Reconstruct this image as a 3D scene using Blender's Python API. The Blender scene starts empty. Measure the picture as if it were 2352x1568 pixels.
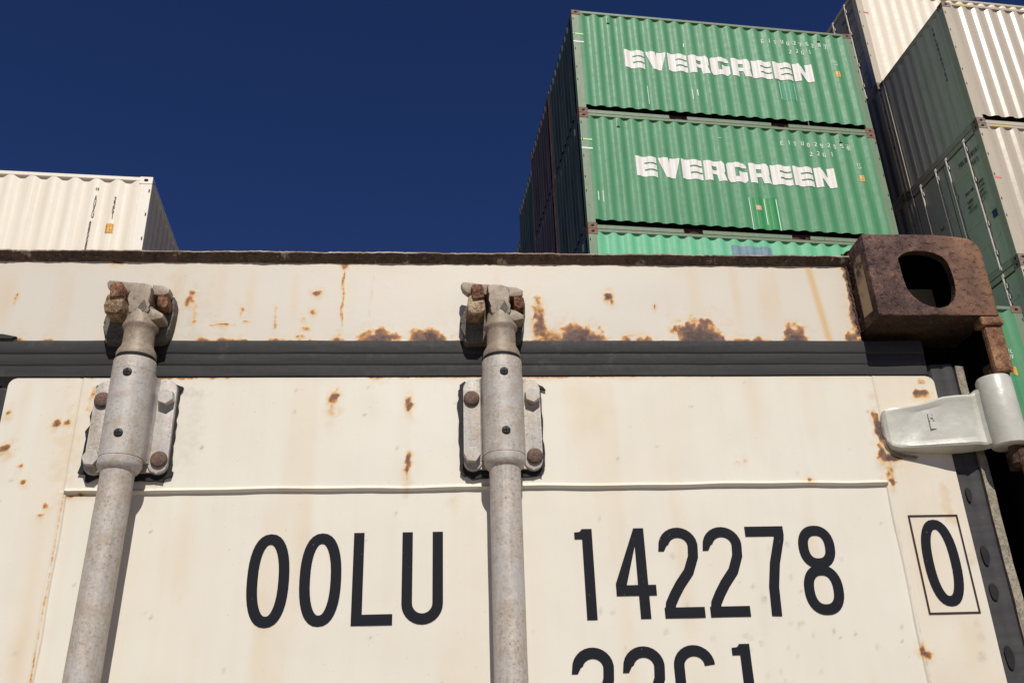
import bpy, bmesh, math, random
import numpy as np
from mathutils import Vector, Matrix

# ------------------------------------------------------------------ scene, camera, light
S = bpy.context.scene
COL = S.collection
random.seed(7)
PI = math.pi

F_PIX, YAW, PITCH, ROLL = 2140.4526, 0.0833, 0.4393, -0.0351     # focal length for a 2352 px wide picture; angles in radians
cam_d = bpy.data.cameras.new('camera')
cam = bpy.data.objects.new('camera', cam_d); COL.objects.link(cam); S.camera = cam
cam_d.sensor_fit = 'HORIZONTAL'; cam_d.sensor_width = 36.0
cam_d.lens = F_PIX / 2352 * 36.0
cam_d.clip_start = 0.05; cam_d.clip_end = 6000
fwd = Vector((math.sin(YAW) * math.cos(PITCH), math.cos(YAW) * math.cos(PITCH), math.sin(PITCH)))
rgt = Vector((math.cos(YAW), -math.sin(YAW), 0)); upv = rgt.cross(fwd)
r2 = rgt * math.cos(ROLL) + upv * math.sin(ROLL); u2 = -rgt * math.sin(ROLL) + upv * math.cos(ROLL)
m = Matrix((r2, u2, -fwd)).transposed().to_4x4(); m.translation = Vector((0.5234, -0.9885, 1.9733))
cam.matrix_world = m

SUN_EL = math.radians(45.0); SUN_X = 0.072                       # sun almost square on to the door, a touch from the right
W = bpy.data.worlds.new('World'); S.world = W; W.use_nodes = True
nt = W.node_tree; nt.nodes.clear()
wo = nt.nodes.new('ShaderNodeOutputWorld'); bg = nt.nodes.new('ShaderNodeBackground')
sky = nt.nodes.new('ShaderNodeTexSky'); sky.sky_type = 'NISHITA'; sky.sun_disc = False
sky.sun_elevation = SUN_EL; sky.sun_rotation = PI - SUN_X
sky.altitude = 0; sky.air_density = 0.9; sky.dust_density = 0.0; sky.ozone_density = 6.0
hs = nt.nodes.new('ShaderNodeHueSaturation'); hs.inputs['Saturation'].default_value = 1.12
tint = nt.nodes.new('ShaderNodeMix'); tint.data_type = 'RGBA'; tint.blend_type = 'MULTIPLY'; tint.inputs[0].default_value = 1.0
tint.inputs[7].default_value = (0.80, 0.72, 1.04, 1)             # the camera's deep navy rendering of a clear sky
nt.links.new(sky.outputs[0], hs.inputs['Color']); nt.links.new(hs.outputs[0], tint.inputs[6]); nt.links.new(tint.outputs[2], bg.inputs[0])
bg.inputs[1].default_value = 0.042
nt.links.new(bg.outputs[0], wo.inputs[0])
sd = bpy.data.lights.new('sun', 'SUN'); sd.energy = 4.3; sd.angle = math.radians(0.5); sd.color = (1.0, 0.95, 0.86)
so = bpy.data.objects.new('sun', sd); COL.objects.link(so)
sv = Vector((SUN_X, -1, 0)).normalized() * math.cos(SUN_EL) + Vector((0, 0, math.sin(SUN_EL)))
so.rotation_euler = sv.to_track_quat('Z', 'Y').to_euler(); so.location = (0, -5, 20)
S.view_settings.view_transform = 'Standard'; S.view_settings.look = 'None'
S.view_settings.exposure = 0.0; S.view_settings.gamma = 1.0
S.view_settings.use_curve_mapping = False

# ------------------------------------------------------------------ object helpers
def tag(o, label=None, cat=None, group=None, kind=None):
    if label: o['label'] = label
    if cat: o['category'] = cat
    if group: o['group'] = group
    if kind: o['kind'] = kind
    return o

def empty(name, loc=(0, 0, 0), rz=0.0):
    o = bpy.data.objects.new(name, None); COL.objects.link(o); o.location = loc; o.rotation_euler = (0, 0, rz)
    o.empty_display_size = 0.2
    return o

def link(name, me, parent=None, loc=None, rot=None):
    o = bpy.data.objects.new(name, me); COL.objects.link(o)
    if parent: o.parent = parent
    if loc: o.location = loc
    if rot: o.rotation_euler = rot
    return o

def to_mesh(bm, name, mats, smooth=False, angle=None):
    me = bpy.data.meshes.new(name)
    bmesh.ops.recalc_face_normals(bm, faces=bm.faces[:])
    bm.to_mesh(me); bm.free()
    for mt in (mats if isinstance(mats, (list, tuple)) else [mats]): me.materials.append(mt)
    if smooth or angle:
        me.polygons.foreach_set('use_smooth', [True] * len(me.polygons))
        if angle: me.set_sharp_from_angle(angle=math.radians(angle))
    return me

def box(bm, x0, x1, y0, y1, z0, z1, bev=0.0, seg=2, mat=0):
    vs = [bm.verts.new((x, y, z)) for x in (x0, x1) for y in (y0, y1) for z in (z0, z1)]
    fs = [bm.faces.new([vs[i] for i in f]) for f in ((0, 1, 3, 2), (4, 6, 7, 5), (0, 4, 5, 1), (2, 3, 7, 6), (0, 2, 6, 4), (1, 5, 7, 3))]
    for f in fs: f.material_index = mat
    if bev:
        bmesh.ops.bevel(bm, geom=list({e for f in fs for e in f.edges}), offset=bev, segments=seg, affect='EDGES', profile=0.6)
    return bm

def lathe(bm, cx, cy, prof, n=40, cap=True, mat=0):
    rings = []
    for r, z in prof:
        rings.append([bm.verts.new((cx + r * math.cos(2 * PI * k / n), cy + r * math.sin(2 * PI * k / n), z)) for k in range(n)])
    for a, b in zip(rings, rings[1:]):
        for k in range(n):
            f = bm.faces.new((a[k], a[(k + 1) % n], b[(k + 1) % n], b[k])); f.material_index = mat
    if cap:
        bm.faces.new(rings[0][::-1]).material_index = mat; bm.faces.new(rings[-1]).material_index = mat
    return bm

def extrude_xz(bm, pts, y0, y1, bev=0.0, seg=2, taper=0.0, mat=0):
    """polygon in x,z pushed from y0 (front) to y1 (back); taper shrinks the front towards its middle"""
    cx = sum(p[0] for p in pts) / len(pts); cz = sum(p[1] for p in pts) / len(pts)
    a = [bm.verts.new((cx + (x - cx) * (1 - taper), y0, cz + (z - cz) * (1 - taper))) for x, z in pts]
    b = [bm.verts.new((x, y1, z)) for x, z in pts]
    fa = bm.faces.new(a); fb = bm.faces.new(b[::-1]); fa.material_index = fb.material_index = mat
    for i in range(len(pts)):
        j = (i + 1) % len(pts)
        bm.faces.new((a[i], b[i], b[j], a[j])).material_index = mat
    if bev: bmesh.ops.bevel(bm, geom=list(fa.edges), offset=bev, segments=seg, affect='EDGES', profile=0.5)
    return bm

def sweep_x(bm, prof, xs, closed=True, wob=None, mat=0):
    """profile of (y,z) carried along x"""
    rows = []
    for x in xs:
        d = wob(x) if wob else 0
        rows.append([bm.verts.new((x, y + d, z)) for y, z in prof])
    n = len(prof)
    for a, b in zip(rows, rows[1:]):
        for k in range(n if closed else n - 1):
            bm.faces.new((a[k], a[(k + 1) % n], b[(k + 1) % n], b[k])).material_index = mat
    if closed:
        bm.faces.new(rows[0]); bm.faces.new(rows[-1][::-1])
    return bm

def sweep_z(bm, prof, zs, closed=True, wob=None, mat=0):
    rows = []
    for z in zs:
        d = wob(z) if wob else 0
        rows.append([bm.verts.new((x, y + d, z)) for x, y in prof])
    n = len(prof)
    for a, b in zip(rows, rows[1:]):
        for k in range(n if closed else n - 1):
            bm.faces.new((a[k], a[(k + 1) % n], b[(k + 1) % n], b[k])).material_index = mat
    if closed:
        bm.faces.new(rows[0]); bm.faces.new(rows[-1][::-1])
    return bm

def roundrect(x0, x1, z0, z1, r, n=6):
    p = []
    for cx, cz, a0 in ((x1 - r, z1 - r, 0), (x0 + r, z1 - r, 90), (x0 + r, z0 + r, 180), (x1 - r, z0 + r, 270)):
        for k in range(n + 1):
            a = math.radians(a0 + 90 * k / n); p.append((cx + r * math.cos(a), cz + r * math.sin(a)))
    return p

# ------------------------------------------------------------------ materials
def lin(c):
    return tuple(((v / 255) / 12.92 if v / 255 <= 0.04045 else ((v / 255 + 0.055) / 1.055) ** 2.4) for v in c)

class NM:
    def __init__(s, name):
        s.m = bpy.data.materials.new(name); s.m.use_nodes = True; s.t = s.m.node_tree; s.t.nodes.clear()
        s.o = s.t.nodes.new('ShaderNodeOutputMaterial'); s.p = s.t.nodes.new('ShaderNodeBsdfPrincipled')
        s.t.links.new(s.p.outputs[0], s.o.inputs[0])
    def n(s, typ, **k):
        nd = s.t.nodes.new(typ)
        for a, b in k.items(): setattr(nd, a, b)
        return nd
    def l(s, a, b): s.t.links.new(a, b)
    def coord(s, scale=(1, 1, 1), loc=(0, 0, 0)):
        tc = s.n('ShaderNodeTexCoord'); mp = s.n('ShaderNodeMapping')
        mp.inputs['Scale'].default_value = scale; mp.inputs['Location'].default_value = loc
        s.l(tc.outputs['Object'], mp.inputs[0]); return mp.outputs[0]
    def noise(s, scale, detail=4, rough=0.55, vec=None, dist=0.0):
        nd = s.n('ShaderNodeTexNoise'); nd.inputs['Scale'].default_value = scale; nd.inputs['Detail'].default_value = detail
        nd.inputs['Roughness'].default_value = rough; nd.inputs['Distortion'].default_value = dist
        s.l(vec if vec is not None else s.coord(), nd.inputs['Vector']); return nd.outputs['Fac']
    def ramp(s, fac, stops):
        r = s.n('ShaderNodeValToRGB'); e = r.color_ramp.elements
        while len(e) < len(stops): e.new(0.5)
        for el, (p, c) in zip(e, stops):
            el.position = p; el.color = (*(c if isinstance(c, tuple) else (c, c, c)), 1)
        s.l(fac, r.inputs[0]); return r.outputs[0]
    def mix(s, fac, a, b, mode='MIX'):
        mx = s.n('ShaderNodeMix', data_type='RGBA', blend_type=mode)
        for sock, v in ((mx.inputs[0], fac), (mx.inputs[6], a), (mx.inputs[7], b)):
            if isinstance(v, (int, float)): sock.default_value = v
            elif isinstance(v, tuple): sock.default_value = (*v, 1)
            else: s.l(v, sock)
        return mx.outputs[2]
    def math(s, op, a, b=None, c=None, clamp=False):
        nd = s.n('ShaderNodeMath', operation=op, use_clamp=clamp)
        for i, v in enumerate((a, b, c)):
            if v is None: continue
            if isinstance(v, (int, float)): nd.inputs[i].default_value = v
            else: s.l(v, nd.inputs[i])
        return nd.outputs[0]
    def bump(s, h, strength=0.3, dist=0.001):
        b = s.n('ShaderNodeBump'); b.inputs['Strength'].default_value = strength; b.inputs['Distance'].default_value = dist
        s.l(h, b.inputs['Height']); s.l(b.outputs[0], s.p.inputs['Normal'])
    def attr(s, name):
        a = s.n('ShaderNodeAttribute', attribute_name=name); return a.outputs['Fac']
    def base(s, c):
        if isinstance(c, tuple): s.p.inputs['Base Color'].default_value = (*c, 1)
        else: s.l(c, s.p.inputs['Base Color'])
    def set(s, **k):
        for a, b in k.items():
            sock = s.p.inputs[a.replace('_', ' ')]
            if isinstance(b, (int, float)): sock.default_value = b
            else: s.l(b, sock)

CREAM = (0.722, 0.690, 0.606)
def mat_cream_stained(name='old_cream_paint', k0=CREAM, k1=(0.705, 0.662, 0.565)):
    """old cream paint; rust, stain and grime come from where they sit on the steel (point attributes) broken up by noise"""
    q = NM(name)
    big = q.noise(3.0, 3, 0.6); mid = q.noise(22, 4, 0.6); fine = q.noise(240, 5, 0.65); vf = q.noise(900, 3, 0.6)
    streak = q.noise(1.0, 5, 0.6, q.coord((60, 60, 2.0)))
    c = q.mix(q.ramp(big, [(0.35, 0.0), (0.65, 1.0)]), k0, k1)
    c = q.mix(q.math('MULTIPLY', q.ramp(streak, [(0.45, 0.0), (0.75, 1.0)]), 0.22), c, (0.66, 0.57, 0.43))
    c = q.mix(q.math('MULTIPLY', q.ramp(mid, [(0.48, 0.0), (0.8, 1.0)]), 0.18), c, (0.60, 0.56, 0.50))
    r = q.attr('rust'); st = q.attr('stain'); gr = q.attr('grime')
    c = q.mix(q.math('MULTIPLY', q.math('MULTIPLY_ADD', mid, 0.8, st, clamp=True), st, clamp=True), c, (0.60, 0.40, 0.17))
    c = q.mix(q.math('MULTIPLY', gr, q.ramp(fine, [(0.35, 0.3), (0.65, 1.0)])), c, (0.26, 0.23, 0.19))
    fb = q.math('MULTIPLY_ADD', fine, 0.6, -0.30); f2 = q.math('MULTIPLY_ADD', q.noise(85, 5, 0.65), 0.9, -0.45)
    v = q.math('ADD', r, q.math('MULTIPLY', q.math('ADD', fb, f2), q.ramp(r, [(0.02, 0.0), (0.25, 0.8)])))
    crack = q.ramp(q.math('ABSOLUTE', q.math('SUBTRACT', q.noise(120, 3, 0.6, None, 0.8), 0.5)), [(0.0, 1.0), (0.022, 0.0)])
    rc = q.ramp(v, [(0.0, (0.66, 0.44, 0.20)), (0.32, (0.62, 0.35, 0.11)), (0.45, (0.40, 0.175, 0.055)), (0.58, (0.215, 0.115, 0.075)), (0.78, (0.150, 0.100, 0.085)), (1.0, (0.10, 0.07, 0.06))])
    rc = q.mix(q.math('MULTIPLY', crack, q.ramp(v, [(0.5, 0.0), (0.7, 0.9)])), rc, (0.035, 0.022, 0.018))
    c = q.mix(q.ramp(v, [(0.14, 0.0), (0.40, 1.0)]), c, rc)
    speck = q.ramp(q.noise(420, 2, 0.5), [(0.735, 0.0), (0.76, 1.0)])
    c = q.mix(q.math('MULTIPLY', speck, 0.45), c, (0.2, 0.12, 0.07))
    q.base(c)
    q.set(Roughness=q.math('MULTIPLY_ADD', v, 0.4, 0.42, clamp=True))
    q.p.inputs['Specular IOR Level'].default_value = 0.35
    h = q.math('ADD', q.math('MULTIPLY', fine, q.math('MULTIPLY_ADD', r, 1.6, 0.10)), q.math('MULTIPLY', mid, 0.5))
    q.bump(h, 0.35, 0.0012)
    return q.m

def mat_paint(name, c, c2=None, rustc=(0.10, 0.05, 0.03), rust=0.5, streak=0.35, rough=0.5, big=0.7, dirt=(0.10, 0.10, 0.08), dirtamt=0.25, fade=None):
    """weathered container paint: drifts of faded colour, runs of dirt down the sheet, chips of rust"""
    q = NM(name); c2 = c2 or tuple(v * 0.8 for v in c)
    b = q.noise(big, 4, 0.6); f = q.noise(9, 5, 0.65); s1 = q.noise(1.0, 5, 0.65, q.coord((9, 9, 0.5))); s2 = q.noise(1.0, 4, 0.6, q.coord((34, 34, 1.3)))
    k = q.mix(q.ramp(b, [(0.3, 0.0), (0.7, 1.0)]), c, c2)
    if fade: k = q.mix(q.math('MULTIPLY', q.ramp(s1, [(0.4, 0.0), (0.65, 1.0)]), 0.5), k, fade)
    k = q.mix(q.math('MULTIPLY', q.ramp(s2, [(0.5, 0.0), (0.75, 1.0)]), dirtamt), k, dirt)
    k = q.mix(q.math('MULTIPLY', q.ramp(f, [(0.45, 0.0), (0.8, 1.0)]), dirtamt * 0.6), k, dirt)
    rs = q.math('MULTIPLY_ADD', s2, streak, q.noise(26, 6, 0.7))
    th = 0.98 - 0.34 * rust
    k = q.mix(q.ramp(rs, [(th, 0.0), (th + 0.04, 1.0)]), k, rustc)
    q.base(k); q.set(Roughness=q.math('MULTIPLY_ADD', f, 0.3, rough - 0.15)); q.p.inputs['Specular IOR Level'].default_value = 0.35
    q.bump(q.noise(60, 4, 0.6), 0.12, 0.002)
    return q.m

def mat_rust(name, cols, scale=60, bump=0.9, paint=None, pt=0.62):
    q = NM(name); a = q.noise(scale, 7, 0.72); b = q.noise(scale * 0.28, 4, 0.6); f = q.noise(scale * 6, 4, 0.7)
    c = q.ramp(q.math('MULTIPLY_ADD', a, 0.6, q.math('MULTIPLY', b, 0.4)), [(0.3, cols[0]), (0.47, cols[1]), (0.56, cols[2]), (0.7, cols[3])])
    c = q.mix(q.ramp(f, [(0.58, 0.0), (0.70, 0.7)]), c, tuple(min(1, v * 2.6 + 0.06) for v in cols[2]))
    if paint: c = q.mix(q.ramp(q.noise(scale * 0.5, 5, 0.7), [(pt, 0.0), (pt + 0.03, 1.0)]), c, paint)
    pit = q.ramp(q.noise(scale * 2.6, 4, 0.6), [(0.34, 0.0), (0.46, 1.0)])
    c = q.mix(q.math('MULTIPLY_ADD', pit, -0.40, 0.40), c, tuple(v * 0.5 for v in cols[0]))
    q.base(c); q.set(Roughness=0.8); q.p.inputs['Specular IOR Level'].default_value = 0.25
    q.bump(q.math('MULTIPLY_ADD', pit, 0.5, q.math('MULTIPLY_ADD', a, 0.7, q.math('MULTIPLY', f, 0.3))), bump, 0.0026)
    return q.m

def add_orange(m, x0, x1, col):
    """fresher orange rust towards the weathered outer corner"""
    t_ = m.node_tree; P = t_.nodes['Principled BSDF']; src = P.inputs['Base Color'].links[0].from_socket
    tc = t_.nodes.new('ShaderNodeTexCoord'); sp = t_.nodes.new('ShaderNodeSeparateXYZ'); mr = t_.nodes.new('ShaderNodeMapRange'); no = t_.nodes.new('ShaderNodeTexNoise')
    mu = t_.nodes.new('ShaderNodeMath'); mu.operation = 'MULTIPLY'; rp = t_.nodes.new('ShaderNodeValToRGB'); mx = t_.nodes.new('ShaderNodeMix'); mx.data_type = 'RGBA'
    mr.inputs[1].default_value = x0; mr.inputs[2].default_value = x1; no.inputs['Scale'].default_value = 28; no.inputs['Detail'].default_value = 6
    rp.color_ramp.elements[0].position = 0.22; rp.color_ramp.elements[1].position = 0.5
    for a, b in ((tc.outputs['Object'], sp.inputs[0]), (tc.outputs['Object'], no.inputs['Vector']), (sp.outputs[0], mr.inputs[0]), (mr.outputs[0], mu.inputs[0]), (no.outputs['Fac'], mu.inputs[1]), (mu.outputs[0], rp.inputs[0]), (rp.outputs[0], mx.inputs[0]), (src, mx.inputs[6]), (mx.outputs[2], P.inputs['Base Color'])): t_.links.new(a, b)
    mx.inputs[7].default_value = (*col, 1); rp.color_ramp.elements[1].color = (0.8, 0.8, 0.8, 1)

def mat_galv(name, c=(0.47, 0.425, 0.37), scale=420, hi=(0.72, 0.69, 0.66), cool=(0.50, 0.505, 0.52), lump=0.0):
    q = NM(name); f = q.noise(scale, 4, 0.75); m_ = q.noise(60, 5, 0.6); b = q.noise(14, 4, 0.6)
    k = q.ramp(f, [(0.31, tuple(v * 0.40 for v in c)), (0.45, c), (0.62, tuple(v * 1.15 for v in c)), (0.77, hi)])
    sc = q.noise(1.0, 5, 0.7, q.coord((240, 240, 14)))
    k = q.mix(q.math('MULTIPLY', q.ramp(sc, [(0.50, 0.0), (0.66, 1.0)]), 0.35), k, tuple(v * 0.55 for v in c))
    k = q.mix(q.math('MULTIPLY', q.ramp(b, [(0.42, 0.0), (0.68, 1.0)]), 0.55), k, cool)
    k = q.mix(q.math('MULTIPLY', q.ramp(m_, [(0.50, 0.0), (0.62, 1.0)]), 0.42), k, (0.36, 0.27, 0.19))
    q.base(k); q.set(Roughness=0.58, Metallic=0.12); q.bump(q.math('MULTIPLY_ADD', m_, lump, f), 0.35, 0.0007)
    return q.m

def mat_rubber(name, c=0.040):
    q = NM(name); f = q.noise(1.0, 5, 0.6, q.coord((8, 40, 90))); g = q.noise(150, 4, 0.6); sp = q.noise(25, 4, 0.7)
    k = q.ramp(f, [(0.3, (c * 0.8, c * 0.8, c * 0.85)), (0.7, (c * 1.35, c * 1.33, c * 1.35))])
    k = q.mix(q.ramp(sp, [(0.62, 0.0), (0.8, 0.35)]), k, (0.16, 0.14, 0.12))
    q.base(k); q.set(Roughness=q.math('MULTIPLY_ADD', g, 0.3, 0.5)); q.p.inputs['Specular IOR Level'].default_value = 0.25; q.bump(g, 0.2, 0.0006)
    return q.m

def mat_plain(name, c, rough=0.6, scale=30, var=0.25):
    q = NM(name); f = q.noise(scale, 4, 0.6)
    q.base(q.ramp(f, [(0.3, tuple(v * (1 - var) for v in c)), (0.7, tuple(min(1, v * (1 + var * 0.4)) for v in c))])); q.set(Roughness=rough)
    return q.m

def mat_worn_paint(name, c, bumpy=0.3, chip=0.70):
    """lettering paint with small bits flaked away to a lighter grey"""
    q = NM(name); f = q.noise(300, 4, 0.6)
    k = q.mix(q.ramp(f, [(chip, 0.0), (chip + 0.03, 0.8)]), c, (0.25, 0.22, 0.18)); q.base(k); q.set(Roughness=0.7); q.p.inputs['Specular IOR Level'].default_value = 0.2
    return q.m

M_CREAM = mat_cream_stained()
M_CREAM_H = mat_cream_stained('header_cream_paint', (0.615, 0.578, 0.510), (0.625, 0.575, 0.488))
M_LIP = mat_rust('flaking_lip', [(0.05, 0.035, 0.028), (0.09, 0.065, 0.05), (0.13, 0.085, 0.06), (0.10, 0.07, 0.05)], 45, 0.8, (0.40, 0.34, 0.27), 0.60)
M_LIPEDGE = mat_rust('peeling_lip_edge', [(0.10, 0.06, 0.05), (0.30, 0.22, 0.17), (0.55, 0.49, 0.41), (0.62, 0.56, 0.48)], 22, 0.6)
M_CAST = mat_rust('rusted_casting', [(0.026, 0.015, 0.014), (0.088, 0.050, 0.043), (0.140, 0.083, 0.066), (0.30, 0.19, 0.14)], 52, 1.0, (0.23, 0.115, 0.065), 0.62)
add_orange(M_CAST, 1.07, 1.22, (0.27, 0.145, 0.085))
M_POST = mat_rust('orange_rust', [(0.09, 0.045, 0.032), (0.20, 0.10, 0.055), (0.31, 0.165, 0.085), (0.42, 0.26, 0.15)], 60, 0.8, (0.40, 0.33, 0.24), 0.66)
M_DARKRUST_SHADE = mat_rust('dark_rust_and_shade', [(0.025, 0.018, 0.014), (0.05, 0.03, 0.022), (0.08, 0.045, 0.03), (0.15, 0.09, 0.06)], 50, 0.7)  # dark rust, also used to paint shade under and between parts
M_BOLT_RUST = mat_rust('rusted_bolt', [(0.07, 0.05, 0.045), (0.13, 0.09, 0.075), (0.19, 0.12, 0.09), (0.30, 0.20, 0.15)], 260, 0.7)
M_PRONG = mat_rust('rusted_prong', [(0.025, 0.014, 0.014), (0.10, 0.045, 0.032), (0.26, 0.12, 0.065), (0.55, 0.42, 0.28)], 110, 1.0)
M_TANPRONG = mat_rust('tan_prong', [(0.05, 0.03, 0.025), (0.24, 0.15, 0.09), (0.46, 0.35, 0.22), (0.58, 0.47, 0.33)], 110, 1.0)
M_GALV = mat_galv('weathered_zinc', (0.44, 0.40, 0.35), 330, (0.74, 0.72, 0.69), (0.52, 0.52, 0.53), 2.0); M_GALV_ROD = mat_galv('dusty_zinc_tube', (0.46, 0.41, 0.36), 300, lump=1.5); M_CAM = mat_galv('brown_stained_zinc', (0.27, 0.215, 0.16), 170, (0.46, 0.40, 0.34), (0.34, 0.31, 0.27), 5.0)
M_KEEP_SHADE = mat_rust('shaded_keeper', [(0.07, 0.065, 0.055), (0.11, 0.10, 0.085), (0.14, 0.13, 0.105), (0.20, 0.17, 0.13)], 90, 0.5)  # keeper darkened: the cam's shadow is put into its colour
M_RUB = mat_rubber('door_rubber', 0.031); M_RUBV = mat_rubber('dusty_rubber', 0.052); M_PAD = mat_rubber('black_mastic', 0.016)
M_RECESS_SHADE = mat_plain('black_recess_shade', (0.006, 0.005, 0.0045), 0.85)  # near black, paints the shade inside cavities and recesses
M_RECESS_SHADE.node_tree.nodes['Principled BSDF'].inputs['Specular IOR Level'].default_value = 0.02
M_SCREW = mat_plain('black_screw', (0.018, 0.018, 0.018), 0.6); M_SLOT = mat_plain('screw_slot', (0.003, 0.003, 0.003), 0.9)
M_HINGE = mat_plain('glossy_grey_white_enamel', (0.53, 0.525, 0.465), 0.36, 60, 0.12)
_q = M_HINGE.node_tree; _b = _q.nodes.new('ShaderNodeBump'); _n = _q.nodes.new('ShaderNodeTexNoise'); _c = _q.nodes.new('ShaderNodeTexCoord'); _n.inputs['Scale'].default_value = 130; _b.inputs['Strength'].default_value = 0.35; _b.inputs['Distance'].default_value = 0.0012
_q.links.new(_c.outputs['Object'], _n.inputs['Vector']); _q.links.new(_n.outputs['Fac'], _b.inputs['Height']); _q.links.new(_b.outputs[0], _q.nodes['Principled BSDF'].inputs['Normal'])
M_EDGE = mat_rust('dusty_steel_edge', [(0.14, 0.12, 0.09), (0.26, 0.23, 0.18), (0.36, 0.32, 0.25), (0.45, 0.40, 0.32)], 120, 0.5)
M_BLACK = mat_worn_paint('black_lettering', (0.0075, 0.009, 0.014))
M_BOXLINE = mat_worn_paint('brown_black_outline', (0.045, 0.025, 0.022))

# ------------------------------------------------------------------ stencil alphabet (strokes in a cell 1 high)
def arc(cx, cy, rx, ry, a0, a1, n=10):
    return [(cx + rx * math.cos(math.radians(a0 + (a1 - a0) * k / n)), cy + ry * math.sin(math.radians(a0 + (a1 - a0) * k / n))) for k in range(n + 1)]

def strip(path, w, closed=False):
    """quads of a stroke of width w along a path, butt ended and mitred"""
    n = len(path); L = []; R = []
    for i, p in enumerate(path):
        a = path[i - 1] if (i > 0 or closed) else None
        b = path[(i + 1) % n] if (i < n - 1 or closed) else None
        def unit(u, v):
            d = math.hypot(v[0] - u[0], v[1] - u[1]) or 1; return ((v[0] - u[0]) / d, (v[1] - u[1]) / d)
        d1 = unit(a, p) if a else unit(p, b); d2 = unit(p, b) if b else d1
        nx, ny = -(d1[1] + d2[1]), d1[0] + d2[0]; k = math.hypot(nx, ny) or 1; nx /= k; ny /= k
        c = max(0.45, nx * -d1[1] + ny * d1[0]); h = w / 2 / c
        L.append((p[0] + nx * h, p[1] + ny * h)); R.append((p[0] - nx * h, p[1] - ny * h))
    q = [[R[i], R[(i + 1) % n], L[(i + 1) % n], L[i]] for i in range(n if closed else n - 1)]
    return q

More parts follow.
